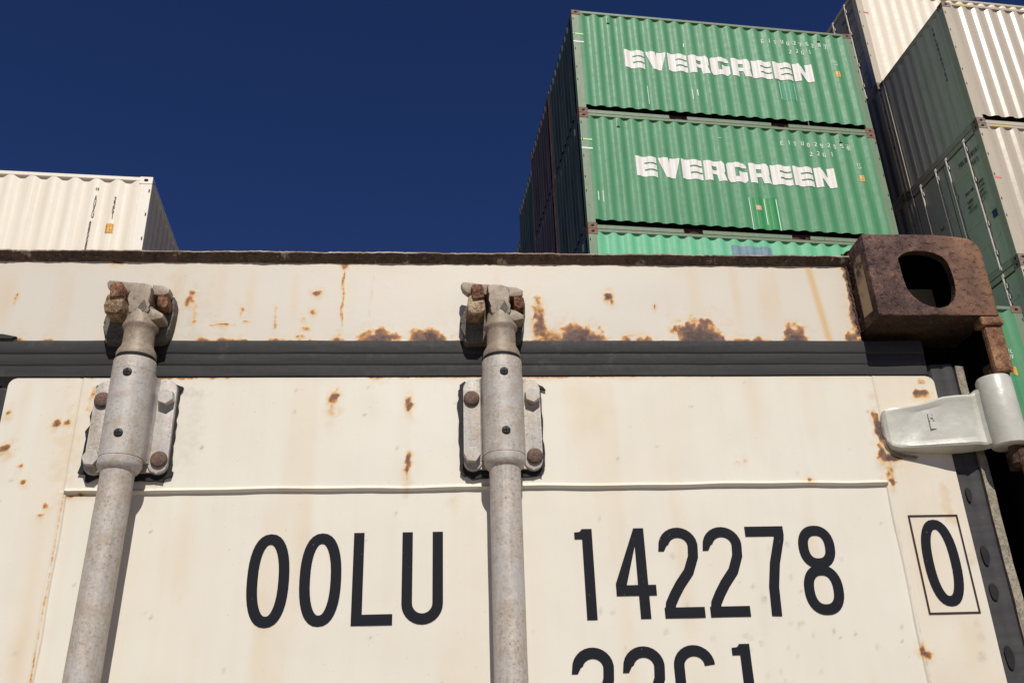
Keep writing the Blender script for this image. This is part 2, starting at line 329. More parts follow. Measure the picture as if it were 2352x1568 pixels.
def glyph(ch, w, t):
    """pieces (each a list of quads) of a character of width w and stroke t"""
    h = t / 2; cx = w / 2; rx = w / 2 - h
    ring = lambda cy, ry, r=rx: strip([(cx + r * math.copysign(abs(math.cos(a)) ** 0.86, math.cos(a)), cy + ry * math.copysign(abs(math.sin(a)) ** 0.86, math.sin(a))) for a in [2 * PI * k / 36 for k in range(36)]], t, True)
    ln = lambda *p: strip(list(p), t)
    if ch in 'O0': return [ring(0.5, 0.5 - h)]
    if ch == 'L': return [ln((h, 1), (h, 0)), ln((t, h), (w * 0.98, h))]
    if ch == 'U': return [strip([(h, 1)] + arc(cx, rx + h, rx, rx, 180, 360, 14) + [(w - h, 1)], t)]
    if ch == '1': return [ln((cx + h, 1), (cx + h, 0)), [[(cx - t * 0.75, 0.885), (cx, 0.885), (cx, 1.0), (cx - t * 0.15, 0.975)]], [[(cx - t * 0.75, 0.885), (cx - t * 0.15, 0.975), (cx - t * 0.3, 0.965), (cx - t * 0.75, 0.962)]]]
    if ch == '4': return [ln((w * 0.68, 1), (w * 0.68, 0)), [[(0, 0.25), (w * 0.68 - h, 0.25), (w * 0.68 - h, 0.25 + t), (0, 0.25 + t)]], [[(w * 0.68 + h, 0.25), (w, 0.25), (w, 0.25 + t), (w * 0.68 + h, 0.25 + t)]], [[(0, 0.25 + t), (t * 1.05, 0.25 + t), (w * 0.68 - h, 0.80), (w * 0.68 - h, 1)], [(0, 0.25 + t), (w * 0.68 - h, 1), (w * 0.68 - h - 0.001, 1), (0, 0.25 + t + 0.02)]]]
    if ch == '2': return [strip([(h, 0.79)] + arc(cx, 0.79, rx, 0.21 - h, 180, -8, 14) + [(w - h * 1.15, 0.67), (w * 0.70, 0.50), (w * 0.45, 0.36), (w * 0.29, 0.25), (h * 1.35, 0.155), (h * 1.05, h)], t), ln((0, h), (w, h))]
    if ch == '7': return [ln((0, 1 - h), (w, 1 - h)), strip([(w - h * 1.02, 1 - h), (w - h * 1.12, 0.86), (w * 0.66, 0.58), (w * 0.55, 0.32), (w * 0.52, 0)], t)]
    if ch == '8': return [ring(0.755, 0.245 - h, rx * 0.93), ring(0.275, 0.275 - h)]
    if ch == '3': return [strip([(h, 0.80)] + arc(cx, 0.76, rx, 0.24 - h, 170, -70, 14) + [(cx * 0.9, 0.53)], t), strip([(cx * 0.9, 0.53)] + arc(cx, 0.27, rx, 0.27 - h, 70, -170, 14), t)]
    if ch == '5': return [ln((0.01, 1 - h), (w, 1 - h)), ln((h, 1 - t), (h, 0.53)), strip([(h, 0.53)] + arc(cx, 0.31, rx, 0.31 - h, 100, -165, 14), t)]
    if ch == '6': return [ring(0.29, 0.29 - h), strip([(h, 0.29)] + arc(cx, 0.74, rx, 0.26 - h, 180, 20, 12), t)]
    if ch == '9': return [ring(0.71, 0.29 - h), strip([(w - h, 0.71)] + arc(cx, 0.26, rx, 0.26 - h, 0, -160, 12), t)]
    if ch == 'G': return [strip(arc(cx, 0.79, rx, 0.21 - h, 0, 180, 14) + arc(cx, 0.21, rx, 0.21 - h, 180, 360, 14) + [(w - h, 0.42)], t), ln((cx, 0.45), (w, 0.45))]
    if ch == 'C': return [strip(arc(cx, 0.79, rx, 0.21 - h, 0, 180, 12) + arc(cx, 0.21, rx, 0.21 - h, 180, 360, 12), t)]
    if ch == 'E': return [ln((h, 1), (h, 0)), ln((t, 1 - h), (w, 1 - h)), ln((t, 0.5), (w * 0.9, 0.5)), ln((t, h), (w, h))]
    if ch == 'F': return [ln((h, 1), (h, 0)), ln((t, 1 - h), (w, 1 - h)), ln((t, 0.5), (w * 0.85, 0.5))]
    if ch == 'I': return [ln((cx, 1), (cx, 0))]
    if ch == 'T': return [ln((0, 1 - h), (w, 1 - h)), ln((cx, 1 - t), (cx, 0))]
    if ch == 'A': return [ln((h, 0), (cx, 1)), ln((w - h, 0), (cx, 1)), ln((w * 0.25, 0.3), (w * 0.75, 0.3))]
    if ch == 'X': return [ln((h, 0), (w - h, 1)), ln((h, 1), (w - h, 0))]
    if ch == 'V': return [ln((h, 1), (cx, 0)), ln((w - h, 1), (cx, 0))]
    if ch == 'H': return [ln((h, 0), (h, 1)), ln((w - h, 0), (w - h, 1)), ln((t, 0.5), (w - t, 0.5))]
    if ch == 'N': return [ln((h, 0), (h, 1)), ln((w - h, 0), (w - h, 1)), ln((h, 1), (w - h, 0))]
    if ch == 'M': return [ln((h, 0), (h, 1)), ln((w - h, 0), (w - h, 1)), ln((h, 1), (cx, 0.35), (w - h, 1))]
    if ch == 'W': return [ln((h, 1), (w * 0.28, 0), (cx, 0.7), (w * 0.72, 0), (w - h, 1))]
    if ch == 'R': return [ln((h, 0), (h, 1)), strip([(t, 1 - h), (cx, 1 - h)] + arc(w - h - 0.12, 0.76, 0.12, 0.24 - h, 90, -90, 8) + [(t, 0.52)], t), ln((cx, 0.5), (w - h, 0))]
    if ch == 'P': return [ln((h, 0), (h, 1)), strip([(t, 1 - h), (cx, 1 - h)] + arc(w - h - 0.12, 0.76, 0.12, 0.24 - h, 90, -90, 8) + [(t, 0.52)], t)]
    if ch == 'K': return [ln((h, 0), (h, 1)), ln((h, 0.4), (w - h, 1)), ln((w * 0.4, 0.6), (w - h, 0))]
    if ch == 'D': return [ln((h, 0), (h, 1)), strip([(t, 1 - h), (cx, 1 - h)] + arc(w - h - 0.15, 0.5, 0.15, 0.5 - h, 90, -90, 10) + [(t, h)], t)]
    if ch == '.': return [ln((cx - h, h), (cx + h, h))]
    return []

# heavy block capitals of the big word, cells 1 wide 1 high, as plain polygons that may overlap
def rect(x0, x1, y0, y1): return [(x0, y0), (x1, y0), (x1, y1), (x0, y1)]
BLOCK = {
 'E': [rect(0, 0.42, 0, 1), rect(0.42, 1, 0.71, 1), rect(0.42, 1, 0.375, 0.625), rect(0.42, 1, 0, 0.29)],
 'V': [[(0, 1), (0.30, 0), (0.72, 0), (0.46, 1)], [(0.55, 1), (0.45, 0), (0.74, 0), (1.02, 1)]],
 'R': [rect(0, 0.37, 0, 1), rect(0.37, 0.62, 0.74, 1), rect(0.37, 0.62, 0.34, 0.54), [(0.62, 1), (0.62, 0.34), (0.86, 0.34), (0.98, 0.46), (0.98, 0.86), (0.86, 1)], [(0.60, 0.36), (0.66, 0), (1.04, 0), (0.92, 0.42)]],
 'G': [[(0, 0.14), (0.12, 0), (0.40, 0), (0.40, 1), (0.12, 1), (0, 0.86)], [(0.40, 0), (0.86, 0), (1, 0.13), (1, 0.28), (0.40, 0.28)], [(0.40, 0.74), (0.98, 0.74), (0.98, 0.86), (0.86, 1), (0.40, 1)], rect(0.58, 1, 0.28, 0.55)],
 'N': [rect(0, 0.34, 0, 1), rect(0.66, 1, 0, 1), [(0.30, 1), (0.30, 0.52), (0.70, 0), (0.70, 0.48)]],
}

def text_polys(s, H, w=0.47, t=0.11, pitch=0.64, wide=None):
    """list of (x0, pieces) scaled to height H"""
    out = []; x = 0.0
    for ch in s:
        ww = (wide or {}).get(ch, w)
        if ch != ' ':
            for pc in glyph(ch, ww, t): out.append([[(x * H + a * H, b * H) for a, b in qd] for qd in pc])
        x += (pitch if ch != ' ' else pitch * 0.6) + (ww - w)
    return out, (x - pitch + w) * H

def flat_text(bm, pieces, org, ux, uz, nrm, lift0=0.0004, step=0.00006):
    """lay pieces on a plane; every piece a hair proud of the one before"""
    org, ux, uz, nrm = map(Vector, (org, ux, uz, nrm))
    for i, pc in enumerate(pieces):
        off = nrm * (lift0 + step * i)
        for qd in pc:
            vs = [bm.verts.new(org + ux * a + uz * b + off) for a, b in qd]
            try: bm.faces.new(vs)
            except ValueError: pass

# ------------------------------------------------------------------ corrugated sheet
def corr_breaks(x0, x1, pitch=0.278, flat=0.072, slope=0.068, phase=0.0):
    """x positions and depths (0 outer, 1 inner) of a trapezoid sheet between x0 and x1, outer flats at the ends"""
    n = max(1, int((x1 - x0 - flat) / pitch)); p = (x1 - x0 - flat) / n; k = p / pitch
    pts = [(x0, 0.0)]
    for i in range(n):
        a = x0 + flat + i * p
        pts += [(a, 0.0), (a + slope * k, 1.0), (a + p - flat - slope * k, 1.0), (a + p - flat, 0.0)]
    pts.append((x1, 0.0)); return pts

def corr_depth(pts, x):
    if x <= pts[0][0] or x >= pts[-1][0]: return 0.0
    for (a, da), (b, db) in zip(pts, pts[1:]):
        if a <= x <= b: return da if b - a < 1e-9 else da + (db - da) * (x - a) / (b - a)
    return 0.0

def corr_mesh(name, pts, z0, z1, y_out, depth, mt):
    bm = bmesh.new(); rows = []
    zs = [z0, z0 + 0.012, z1 - 0.012, z1]
    prof = []
    for (a, da), (b, db) in zip(pts, pts[1:]): prof.append((a, da))
    prof.append(pts[-1])
    # soften the folds with two points at each
    soft = []
    for i, (x, d) in enumerate(prof):
        if 0 < i < len(prof) - 1:
            xa, da = prof[i - 1]; xb, db = prof[i + 1]; e = 0.010
            la = max(1e-6, x - xa); lb = max(1e-6, xb - x); e = min(e, la * 0.4, lb * 0.4)
            soft.append((x - e, d + (da - d) * e / la)); soft.append((x + e, d + (db - d) * e / lb))
        else: soft.append((x, d))
    for z in (z0, z1): rows.append([bm.verts.new((x, y_out + depth * d, z)) for x, d in soft])
    for k in range(len(soft) - 1): bm.faces.new((rows[0][k], rows[0][k + 1], rows[1][k + 1], rows[1][k]))
    return to_mesh(bm, name, mt, angle=24)

def drape(bm, pts, y_out, depth, lift=0.004):
    """cut a flat x,z drawing (all at y = piece lift) at the folds of the sheet and lay it on the sheet"""
    xs = [p[0] for p in pts]; e = []
    for x in xs[1:-1]: e += [x - 0.010, x + 0.010]
    vx = [v.co.x for v in bm.verts]; lo, hi = min(vx), max(vx)
    for x in e:
        if lo < x < hi:
            bmesh.ops.bisect_plane(bm, geom=bm.verts[:] + bm.edges[:] + bm.faces[:], plane_co=(x, 0, 0), plane_no=(1, 0, 0), dist=1e-6)
    for v in bm.verts:
        v.co.y = y_out + depth * corr_depth(pts, v.co.x) - lift - v.co.y

# ------------------------------------------------------------------ stacked containers
CACHE = {}
def cached(key, fn):
    if key not in CACHE: CACHE[key] = fn()
    return CACHE[key]

Wd = 2.438
def casting_mesh(mt):
    bm = bmesh.new(); box(bm, 0, 0.178, 0, 0.162, 0, 0.118, 0.008)
    # dark apertures in the two outer faces
    a = roundrect(0.06, 0.118, 0.038, 0.082, 0.02); extrude_xz(bm, a, -0.0015, 0.01, mat=1)
    n0 = len(bm.verts)
    b2 = [bm.verts.new((-0.0015, y, z)) for y, z in roundrect(0.055, 0.105, 0.038, 0.082, 0.02)]
    bm.faces.new(b2).material_index = 1
    b3 = [bm.verts.new((0.1795, y, z)) for y, z in roundrect(0.055, 0.105, 0.038, 0.082, 0.02)]
    bm.faces.new(b3).material_index = 1
    return to_mesh(bm, 'corner_casting', [mt, M_SLOT])

def rail_mesh(L, h, mt, bottom):
    bm = bmesh.new()
    if bottom:
        c = L / 2; e = L - 0.17
        if L < 7: segs = [(0.17, c - 1.235), (c - 0.87, c + 0.855), (c + 1.215, e)]
        else: segs = [(0.17, e)]
        for a, b in segs: box(bm, a, b, 0.012, 0.09, 0.008, 0.086, 0.003)
    else:
        box(bm, 0.17, L - 0.17, 0.004, 0.066, h - 0.062, h - 0.008, 0.004)
    return to_mesh(bm, 'rail', mt)

def container(loc, rz, L, h, mats, label, group, ends=('corr', 'corr'), name='stacked_container', detail=True):
    """a shipping container; local x along its length, y into it, z up, origin at the near left bottom corner"""
    side, frame, cast, end = mats
    t = tag(empty(name, loc, rz), label, 'shipping container', group)
    k = (L, round(h, 3), side.name)
    pts = corr_breaks(0.15, L - 0.15)
    sm = cached(('side',) + k, lambda: corr_mesh('side_wall', pts, 0.208, h - 0.045, 0.008, 0.036, side))
    link('side_wall', sm, t)
    fm = link('side_wall', sm, t, (L, Wd, 0), (0, 0, PI))
    for kind, bottom in (('top_rail', 0), ('bottom_rail', 1)):
        rm = cached((kind, L, round(h, 3), frame.name), lambda: rail_mesh(L, h, frame, bottom))
        link(kind, rm, t); link(kind, rm, t, (L, Wd, 0), (0, 0, PI))
    def roof():
        bm = bmesh.new(); box(bm, 0.03, L - 0.03, 0.067, Wd - 0.067, h - 0.075, h - 0.03); return to_mesh(bm, 'roof', frame)
    link('roof', cached(('roof', L, round(h, 3), frame.name), roof), t)
    def under():
        bm = bmesh.new(); box(bm, 0.12, L - 0.12, 0.13, Wd - 0.13, 0.03, 0.18)
        for q in range(1, int(L / 0.6)): box(bm, q * 0.6, q * 0.6 + 0.05, 0.106, Wd - 0.106, 0.012, 0.11)
        return to_mesh(bm, 'underframe', M_DARKRUST_SHADE)
    link('underframe', cached(('under', L), under), t)
    def post():
        bm = bmesh.new(); box(bm, 0.0, 0.155, 0.002, 0.060, 0.118, h - 0.118, 0.010, 3); box(bm, 0.002, 0.05, 0.0605, 0.16, 0.118, h - 0.118, 0.006)
        for zz in (0.3, 0.42, 0.6, 0.75, 0.9): box(bm, 0.018, 0.034, -0.002, 0.0018, h * zz, h * zz + 0.05, mat=1)
        return to_mesh(bm, 'corner_post', [frame, M_SLOT])
    pm = cached(('post', round(h, 3), frame.name), post)
    link('corner_post', pm, t); link('corner_post', pm, t, (L, Wd, 0), (0, 0, PI))
    def post2():
        me = pm.copy(); me.transform(Matrix.Diagonal((-1, 1, 1, 1))); me.flip_normals(); return me
    pm2 = cached(('post2', round(h, 3), frame.name), post2)
    link('corner_post', pm2, t, (L, 0, 0)); link('corner_post', pm2, t, (0, Wd, 0), (0, 0, PI))
    cm = cached(('cast', cast.name), lambda: casting_mesh(cast))
    for z in (0, h - 0.118):
        for dx, dy, rr in ((-0.001, -0.003, 0), (L + 0.001, Wd + 0.003, PI)): link('corner_casting', cm, t, (dx, dy, z), (0, 0, rr))
        cm2 = cached(('cast2', cast.name), lambda: (lambda q: (q.transform(Matrix.Diagonal((-1, 1, 1, 1))), q.flip_normals(), q)[2])(cm.copy()))
        for dx, dy, rr in ((L + 0.001, -0.003, 0), (-0.001, Wd + 0.003, PI)): link('corner_casting', cm2, t, (dx, dy, z), (0, 0, rr))
    # ends
    ep = corr_breaks(0.155, Wd - 0.155, 0.230, 0.085, 0.045)
    for i, kind in enumerate(ends):
        place = dict(loc=(0, Wd, 0), rot=(0, 0, -PI / 2)) if i == 0 else dict(loc=(L, 0, 0), rot=(0, 0, PI / 2))
        efm = end if end.name in end_out else frame
        fr = cached(('endframe', round(h, 3), efm.name), lambda: end_frame(h, efm))
        link('end_header', fr, t, **place)
        fs = cached(('endsill', round(h, 3), efm.name), lambda: end_frame(h, efm, True)); link('end_sill', fs, t, **place)
        if kind == 'corr':
            em = cached(('end', round(h, 3), end.name), lambda: corr_mesh('end_wall', ep, 0.13, h - 0.10, end_out.get(end.name, 0.012), end_dep.get(end.name, 0.045), end))
            link('end_wall', em, t, **place)
        else:
            door_end(t, h, end, place)
    return t

end_out = {'shaded_green_end': -0.022, 'shaded_maroon_end': -0.022}; end_dep = {'shaded_green_end': 0.066, 'shaded_maroon_end': 0.066}
def end_frame(h, mt, sill=False):
    bm = bmesh.new()
    if sill: box(bm, 0.17, Wd - 0.17, 0.004, 0.06, 0.01, 0.128, 0.004)
    else: box(bm, 0.17, Wd - 0.17, 0.004, 0.06, h - 0.10, h - 0.012, 0.004)
    return to_mesh(bm, 'end_frame', mt)

def door_end(t, h, mt, place):
    def leaf():
        bm = bmesh.new(); box(bm, 0.0, 1.03, 0.025, 0.06, 0.15, h - 0.13, 0.006)
        n = 4
        for i in range(1, n + 1):
            z = 0.15 + (h - 0.28) * i / (n + 1)
            box(bm, 0.08, 0.95, 0.012, 0.0245, z - 0.03, z + 0.03, 0.004)
        return to_mesh(bm, 'door', mt)
    dm = cached(('leaf', round(h, 3), mt.name), leaf)
    def gk():
        bm = bmesh.new()
        for a, b in ((0.155, 0.178), (1.208, 1.230), (2.26, 2.283)): box(bm, a, b, 0.030, 0.058, 0.13, h - 0.106)
        box(bm, 0.178, 2.26, 0.031, 0.058, h - 0.128, h - 0.106)
        return to_mesh(bm, 'door_gasket', M_RUB)
    gm = cached(('gk', round(h, 3)), gk)
    def rod():
        bm = bmesh.new(); lathe(bm, 0, -0.005, [(0.019, 0.06), (0.019, h - 0.05)], 14)
        for z in (0.35, 0.95, 1.9, h - 0.32): box(bm, -0.05, 0.05, -0.012, 0.012, z, z + 0.09, 0.004)
        box(bm, -0.03, 0.03, -0.014, 0.02, h - 0.10, h - 0.03, 0.005); box(bm, -0.03, 0.03, -0.014, 0.02, 0.04, 0.10, 0.005)
        return to_mesh(bm, 'locking_rod', M_GALV)
    rm = cached(('rod', round(h, 3)), rod)
    R0 = Matrix.Rotation(place['rot'][2], 4, 'Z'); T0 = Matrix.Translation(place['loc'])
    def put(n, me, x, y=0.0):
        o = link(n, me, t); o.matrix_local = T0 @ R0 @ Matrix.Translation((x, y, 0)); return o
    put('door', dm, 0.179); put('door', dm, 1.2305)
    put('door_gasket', gm, 0)
    for x in (0.478, 1.014, 1.374, 1.96): put('locking_rod', rm, x)

GREEN_G = dict()
M_G_SIDE = mat_paint('faded_green_paint', (0.082, 0.275, 0.135), (0.062, 0.240, 0.112), rust=0.18, streak=0.3, fade=(0.115, 0.325, 0.172), dirt=(0.06, 0.14, 0.08), dirtamt=0.42)
M_G_SIDE3 = mat_paint('pale_green_paint', (0.15, 0.50, 0.29), (0.11, 0.44, 0.24), rust=0.13, fade=(0.22, 0.52, 0.34), dirt=(0.10, 0.24, 0.15), dirtamt=0.3)
M_G_FRAME = mat_paint('worn_green_frame', (0.13, 0.25, 0.15), (0.20, 0.23, 0.155), rust=0.5, fade=(0.25, 0.28, 0.20), dirtamt=0.3)
M_G_END_SHADE = mat_paint('shaded_green_end', (0.030, 0.060, 0.045), (0.025, 0.042, 0.036), rust=0.3, fade=(0.16, 0.19, 0.17))  # darker end copy: shade in the colour, pale streaks for sunlit ridges
M_G_CAST = mat_rust('pinkish_rust_casting', [(0.10, 0.06, 0.045), (0.20, 0.12, 0.09), (0.28, 0.16, 0.12), (0.36, 0.24, 0.18)], 14, 0.4)
M_W_SIDE = mat_paint('cream_side_paint', (0.78, 0.715, 0.60), (0.74, 0.67, 0.555), rust=0.02, fade=(0.84, 0.79, 0.70), dirt=(0.5, 0.45, 0.37), dirtamt=0.16)
M_W_FRAME = mat_paint('cream_frame_paint', (0.80, 0.75, 0.66), (0.76, 0.71, 0.62), rust=0.05, dirt=(0.45, 0.4, 0.33), dirtamt=0.15)
M_W_END = mat_paint('warmed_cream_end', (0.74, 0.63, 0.50), rust=0.02, dirtamt=0.15)  # side cream warmed to imitate bounce light on the shaded end
M_N_SIDE = mat_paint('tan_grey_paint', (0.52, 0.45, 0.355), (0.49, 0.425, 0.335), rust=0.02, fade=(0.55, 0.48, 0.385), dirt=(0.30, 0.26, 0.2), dirtamt=0.25, rough=0.30)
M_N_SIDE.node_tree.nodes['Principled BSDF'].inputs['Specular IOR Level'].default_value = 0.9
M_N_FRAME = mat_paint('tan_grey_frame', (0.54, 0.48, 0.38), rust=0.12, dirt=(0.3, 0.26, 0.2), dirtamt=0.3)
M_N_END = mat_paint('pale_end_tone', (0.62, 0.59, 0.47), (0.57, 0.55, 0.44), rust=0.02, dirtamt=0.2)  # ends paler and less warm than the tan sides
M_N_CAST = mat_rust('brown_casting', [(0.10, 0.07, 0.055), (0.20, 0.15, 0.12), (0.30, 0.24, 0.19), (0.42, 0.36, 0.29)], 14, 0.4)
M_W2_SIDE = mat_paint('warm_white_paint', (0.76, 0.68, 0.56), (0.72, 0.64, 0.53), rust=0.03, fade=(0.80, 0.73, 0.62), dirt=(0.45, 0.4, 0.33), dirtamt=0.2)
M_W2_END = mat_paint('shaded_white_end', (0.30, 0.29, 0.28), rust=0.02, dirtamt=0.2)  # dark grey copy of the warm white, shade put into the colour
M_MAROON = mat_paint('shaded_maroon_end', (0.055, 0.040, 0.038), (0.045, 0.035, 0.035), rust=0.45, streak=0.4, fade=(0.17, 0.15, 0.14))  # near-black brown holds the end's shade, pale streaks its sunlit ridges
M_MAROON_F = mat_rust('orange_brown_frame', [(0.10, 0.06, 0.04), (0.24, 0.14, 0.09), (0.40, 0.24, 0.15), (0.5, 0.4, 0.3)], 12, 0.4)
M_WHITE = mat_paint('white_lettering', (0.80, 0.77, 0.74), (0.76, 0.73, 0.70), rust=0.03, dirtamt=0.15)
M_WHITE_THIN = mat_plain('pale_stencil', (0.62, 0.72, 0.62), 0.6)
M_YEL = mat_plain('orange_sticker', (0.80, 0.42, 0.05), 0.5, 18); M_DKTXT = mat_plain('dark_stencil', (0.07, 0.07, 0.06), 0.6)
M_LIME = mat_plain('lime_chalk', (0.42, 0.85, 0.35), 0.6); M_CHALK = mat_plain('white_chalk', (0.80, 0.84, 0.85), 0.6)
M_RED = mat_plain('red_chalk', (0.80, 0.16, 0.16), 0.6); M_BLUEPATCH = mat_plain('blue_grey_patch', (0.17, 0.27, 0.33), 0.6, 8)
M_NAVY = mat_plain('navy_label', (0.03, 0.045, 0.16), 0.5); M_GPATCH = mat_paint('fresh_green_patch', (0.035, 0.30, 0.095), (0.03, 0.26, 0.08), rust=0.05)
M_GPATCH2 = mat_paint('newer_green_patch', (0.09, 0.37, 0.20), rust=0.02); M_PINK = mat_plain('pink_label', (0.72, 0.42, 0.34), 0.6)
M_HZ = mat_plain('hazard_yellow', (0.70, 0.55, 0.08), 0.5)

G_YAW = 0.081; GO = Vector((3.1356, 13.0944, 13.4519)); H0 = 2.591
ga = Vector((math.cos(G_YAW), math.sin(G_YAW), 0)); gb = Vector((-math.sin(G_YAW), math.cos(G_YAW), 0))
SIDE_PTS = corr_breaks(0.15, 6.058 - 0.15)

def side_decal(t, name, mt, polys, lift=0.006, pts=SIDE_PTS, label=None):
    """polys: list of polygons in local (x,z); each a hair prouder than the last; laid on the corrugated side"""
    bm = bmesh.new()
    for i, pc in enumerate(polys):
        for qd in (pc if isinstance(pc[0][0], tuple) or isinstance(pc[0][0], list) else [pc]):
            vs = [bm.verts.new((x, 0.0001 * i, z)) for x, z in qd]
            try: bm.faces.new(vs)
            except ValueError: pass
    drape(bm, pts, 0.008, 0.036, lift)
    me = bpy.data.meshes.new(name); bm.to_mesh(me); bm.free(); me.materials.append(mt)
    o = link(name, me, t)
    if label: o['label'] = label
    return o

def block_word(s, x0, x1, z0, z1):
    pc = []; n = len(s); p = (x1 - x0) / n; w = p * 0.925
    for i, ch in enumerate(s):
        for pl in BLOCK[ch]: pc.append([(x0 + i * p + a * w, z0 + b * (z1 - z0)) for a, b in pl])
    return [[q_] for q_ in pc]

def line_text(s, x0, z0, H, pitch, t=0.13, w=0.5):
    pc, _ = text_polys(s, H, w, t, pitch / H)
    return [[[(x0 + a, z0 + b) for a, b in qd] for qd in p] for p in pc]

def framebox(x0, x1, z0, z1, t):
    return [[rect(x0, x1, z0, z0 + t)], [rect(x0, x1, z1 - t, z1)], [rect(x0, x0 + t, z0 + t, z1 - t)], [rect(x1 - t, x1, z0 + t, z1 - t)]]

def evergreen_marks(t, num, chk, dark_patch):
    side_decal(t, 'block_lettering', M_WHITE, block_word('EVERGREEN', 1.022, 5.04, 1.215, 1.665))
    side_decal(t, 'number_lettering', M_WHITE_THIN, line_text('EITU' + num, 4.015, 2.165, 0.105, 0.138, 0.17, 0.55) + line_text(chk, 5.405, 2.165, 0.10, 0.14, 0.17, 0.5) + framebox(5.385, 5.475, 2.150, 2.285, 0.010) + line_text('22G1', 4.585, 1.945, 0.105, 0.138, 0.17, 0.55))
    side_decal(t, 'small_stencil', M_WHITE_THIN, line_text('TC', 5.52, 1.765, 0.055, 0.045, 0.2, 0.6) + line_text('WF', 5.53, 1.69, 0.055, 0.045, 0.2, 0.6))
    side_decal(t, 'sticker', M_YEL, [[rect(5.525, 5.613, 1.405, 1.545)]])
    side_decal(t, 'sticker_print', M_DKTXT, line_text('CP', 5.538, 1.425, 0.045, 0.032, 0.14, 0.5) + line_text('SH', 5.538, 1.485, 0.045, 0.032, 0.14, 0.5), 0.006)
    for x in (0.75, 5.284):
        bm = bmesh.new(); box(bm, x - 0.03, x + 0.03, -0.006, 0.03, h_ring, h_ring + 0.022, 0.004); box(bm, x - 0.006, x + 0.006, 0.004, 0.03, h_ring + 0.022, h_ring + 0.15)
        link('lashing_ring', to_mesh(bm, 'lashing_ring', M_DARKRUST_SHADE), t)
h_ring = 2.30

def post_marks(t):
    for mt, z in ((M_LIME, 1.955), (M_CHALK, 1.75)):
        bm = bmesh.new(); vs = [bm.verts.new(v) for v in ((0.0, -0.001, z), (0.21, -0.001, z - 0.01), (0.21, -0.001, z + 0.025), (0.0, -0.001, z + 0.03))]
        bm.faces.new(vs); link('chalk_mark', to_mesh(bm, 'chalk_mark', mt), t)

greens = (M_G_SIDE, M_G_FRAME, M_G_CAST, M_G_END_SHADE)
def at_stack(o, i, j, k): return o + ga * i + gb * j + Vector((0, 0, k))
GRP = 'green containers of the tall stack'
g1 = container(GO, G_YAW, 6.058, H0, greens, 'green container with white block lettering, topmost of the green stack', GRP)
evergreen_marks(g1, '027628', '7', 0); post_marks(g1)
side_decal(g1, 'paint_patch', M_GPATCH2, [[rect(4.20, 4.56, 0.70, 1.17)]], 0.003)
for _r in [rect(2.30, 2.318, 1.88, 1.98), rect(4.215, 4.228, 0.70, 1.17), rect(4.545, 4.556, 0.70, 1.16), rect(2.44, 2.46, 0.62, 0.78), rect(2.35, 2.362, 0.55, 0.80), rect(1.43, 1.44, 0.35, 0.80)]: side_decal(g1, 'paint_scratch', M_CHALK, [[_r]])
g2 = container(at_stack(GO, 0, 0, -H0), G_YAW, 6.058, H0, greens, 'green container with a darker green repair patch, second from the top of its stack', GRP)
evergreen_marks(g2, '029235', '4', 1); post_marks(g2)
side_decal(g2, 'paint_patch', M_GPATCH, [[rect(3.16, 3.73, 0.19, 0.89)]], 0.003, label='fresh darker green repair patch')
side_decal(g2, 'label_sticker', M_PINK, [[rect(3.27, 3.385, 0.605, 0.705)]], 0.006)
for _r in [rect(3.165, 3.178, 0.19, 0.89), rect(3.46, 3.474, 0.3, 0.88), rect(3.70, 3.716, 0.2, 0.88), rect(0.24, 0.262, 0.62, 0.82), rect(0.34, 0.352, 0.6, 0.85), rect(2.72, 2.8, 2.21, 2.22)]: side_decal(g2, 'paint_scratch', M_CHALK, [[_r]], 0.006)
g3 = container(at_stack(GO, 0, 0, -2 * H0), G_YAW, 6.058, H0, (M_G_SIDE3, M_G_FRAME, M_G_CAST, M_G_END_SHADE), 'pale mint green container with a blue grey patch, third from the top of its stack', GRP)
side_decal(g3, 'paint_patch', M_BLUEPATCH, [[rect(2.67, 3.45, 1.7, 2.395)]], 0.003, label='blue grey painted patch')
side_decal(g3, 'number_lettering', M_WHITE_THIN, line_text('EITU', 4.0, 2.165, 0.105, 0.138, 0.17, 0.55))
zz = GO.z - 2 * H0
for n_, lab in enumerate(('fourth', 'fifth', 'sixth')):
    hh = zz / 3; container(at_stack(GO, 0, 0, 0) - Vector((0, 0, GO.z - zz + hh * (n_ + 1))), G_YAW, 6.058, hh, greens, lab + ' container down in the green stack, hidden behind the near container roof', GRP)
# rows behind, seen only by their shaded ends stepping away on the left
rows = [(1, 0.0, (M_G_SIDE, M_MAROON_F, M_G_CAST, M_MAROON), 'maroon', 'second'), (2, 0.10, (M_G_SIDE, M_G_FRAME, M_G_CAST, M_G_END_SHADE), 'dark green', 'third'), (3, 0.35, (M_W_SIDE, M_MAROON_F, M_G_CAST, M_MAROON), 'dull brown', 'fourth'), (4, 0.6, (M_G_SIDE, M_G_FRAME, M_G_CAST, M_G_END_SHADE), 'blackish green', 'fifth')]
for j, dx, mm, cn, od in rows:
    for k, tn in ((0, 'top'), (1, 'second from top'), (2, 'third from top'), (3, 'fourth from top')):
        container(at_stack(GO, dx, 2.50 * j, -k * H0), G_YAW, 6.058, H0, mm, '%s container end in shade, %s row behind the green stack, %s tier' % (cn, od, tn), 'container ends stepping away behind the green stack')
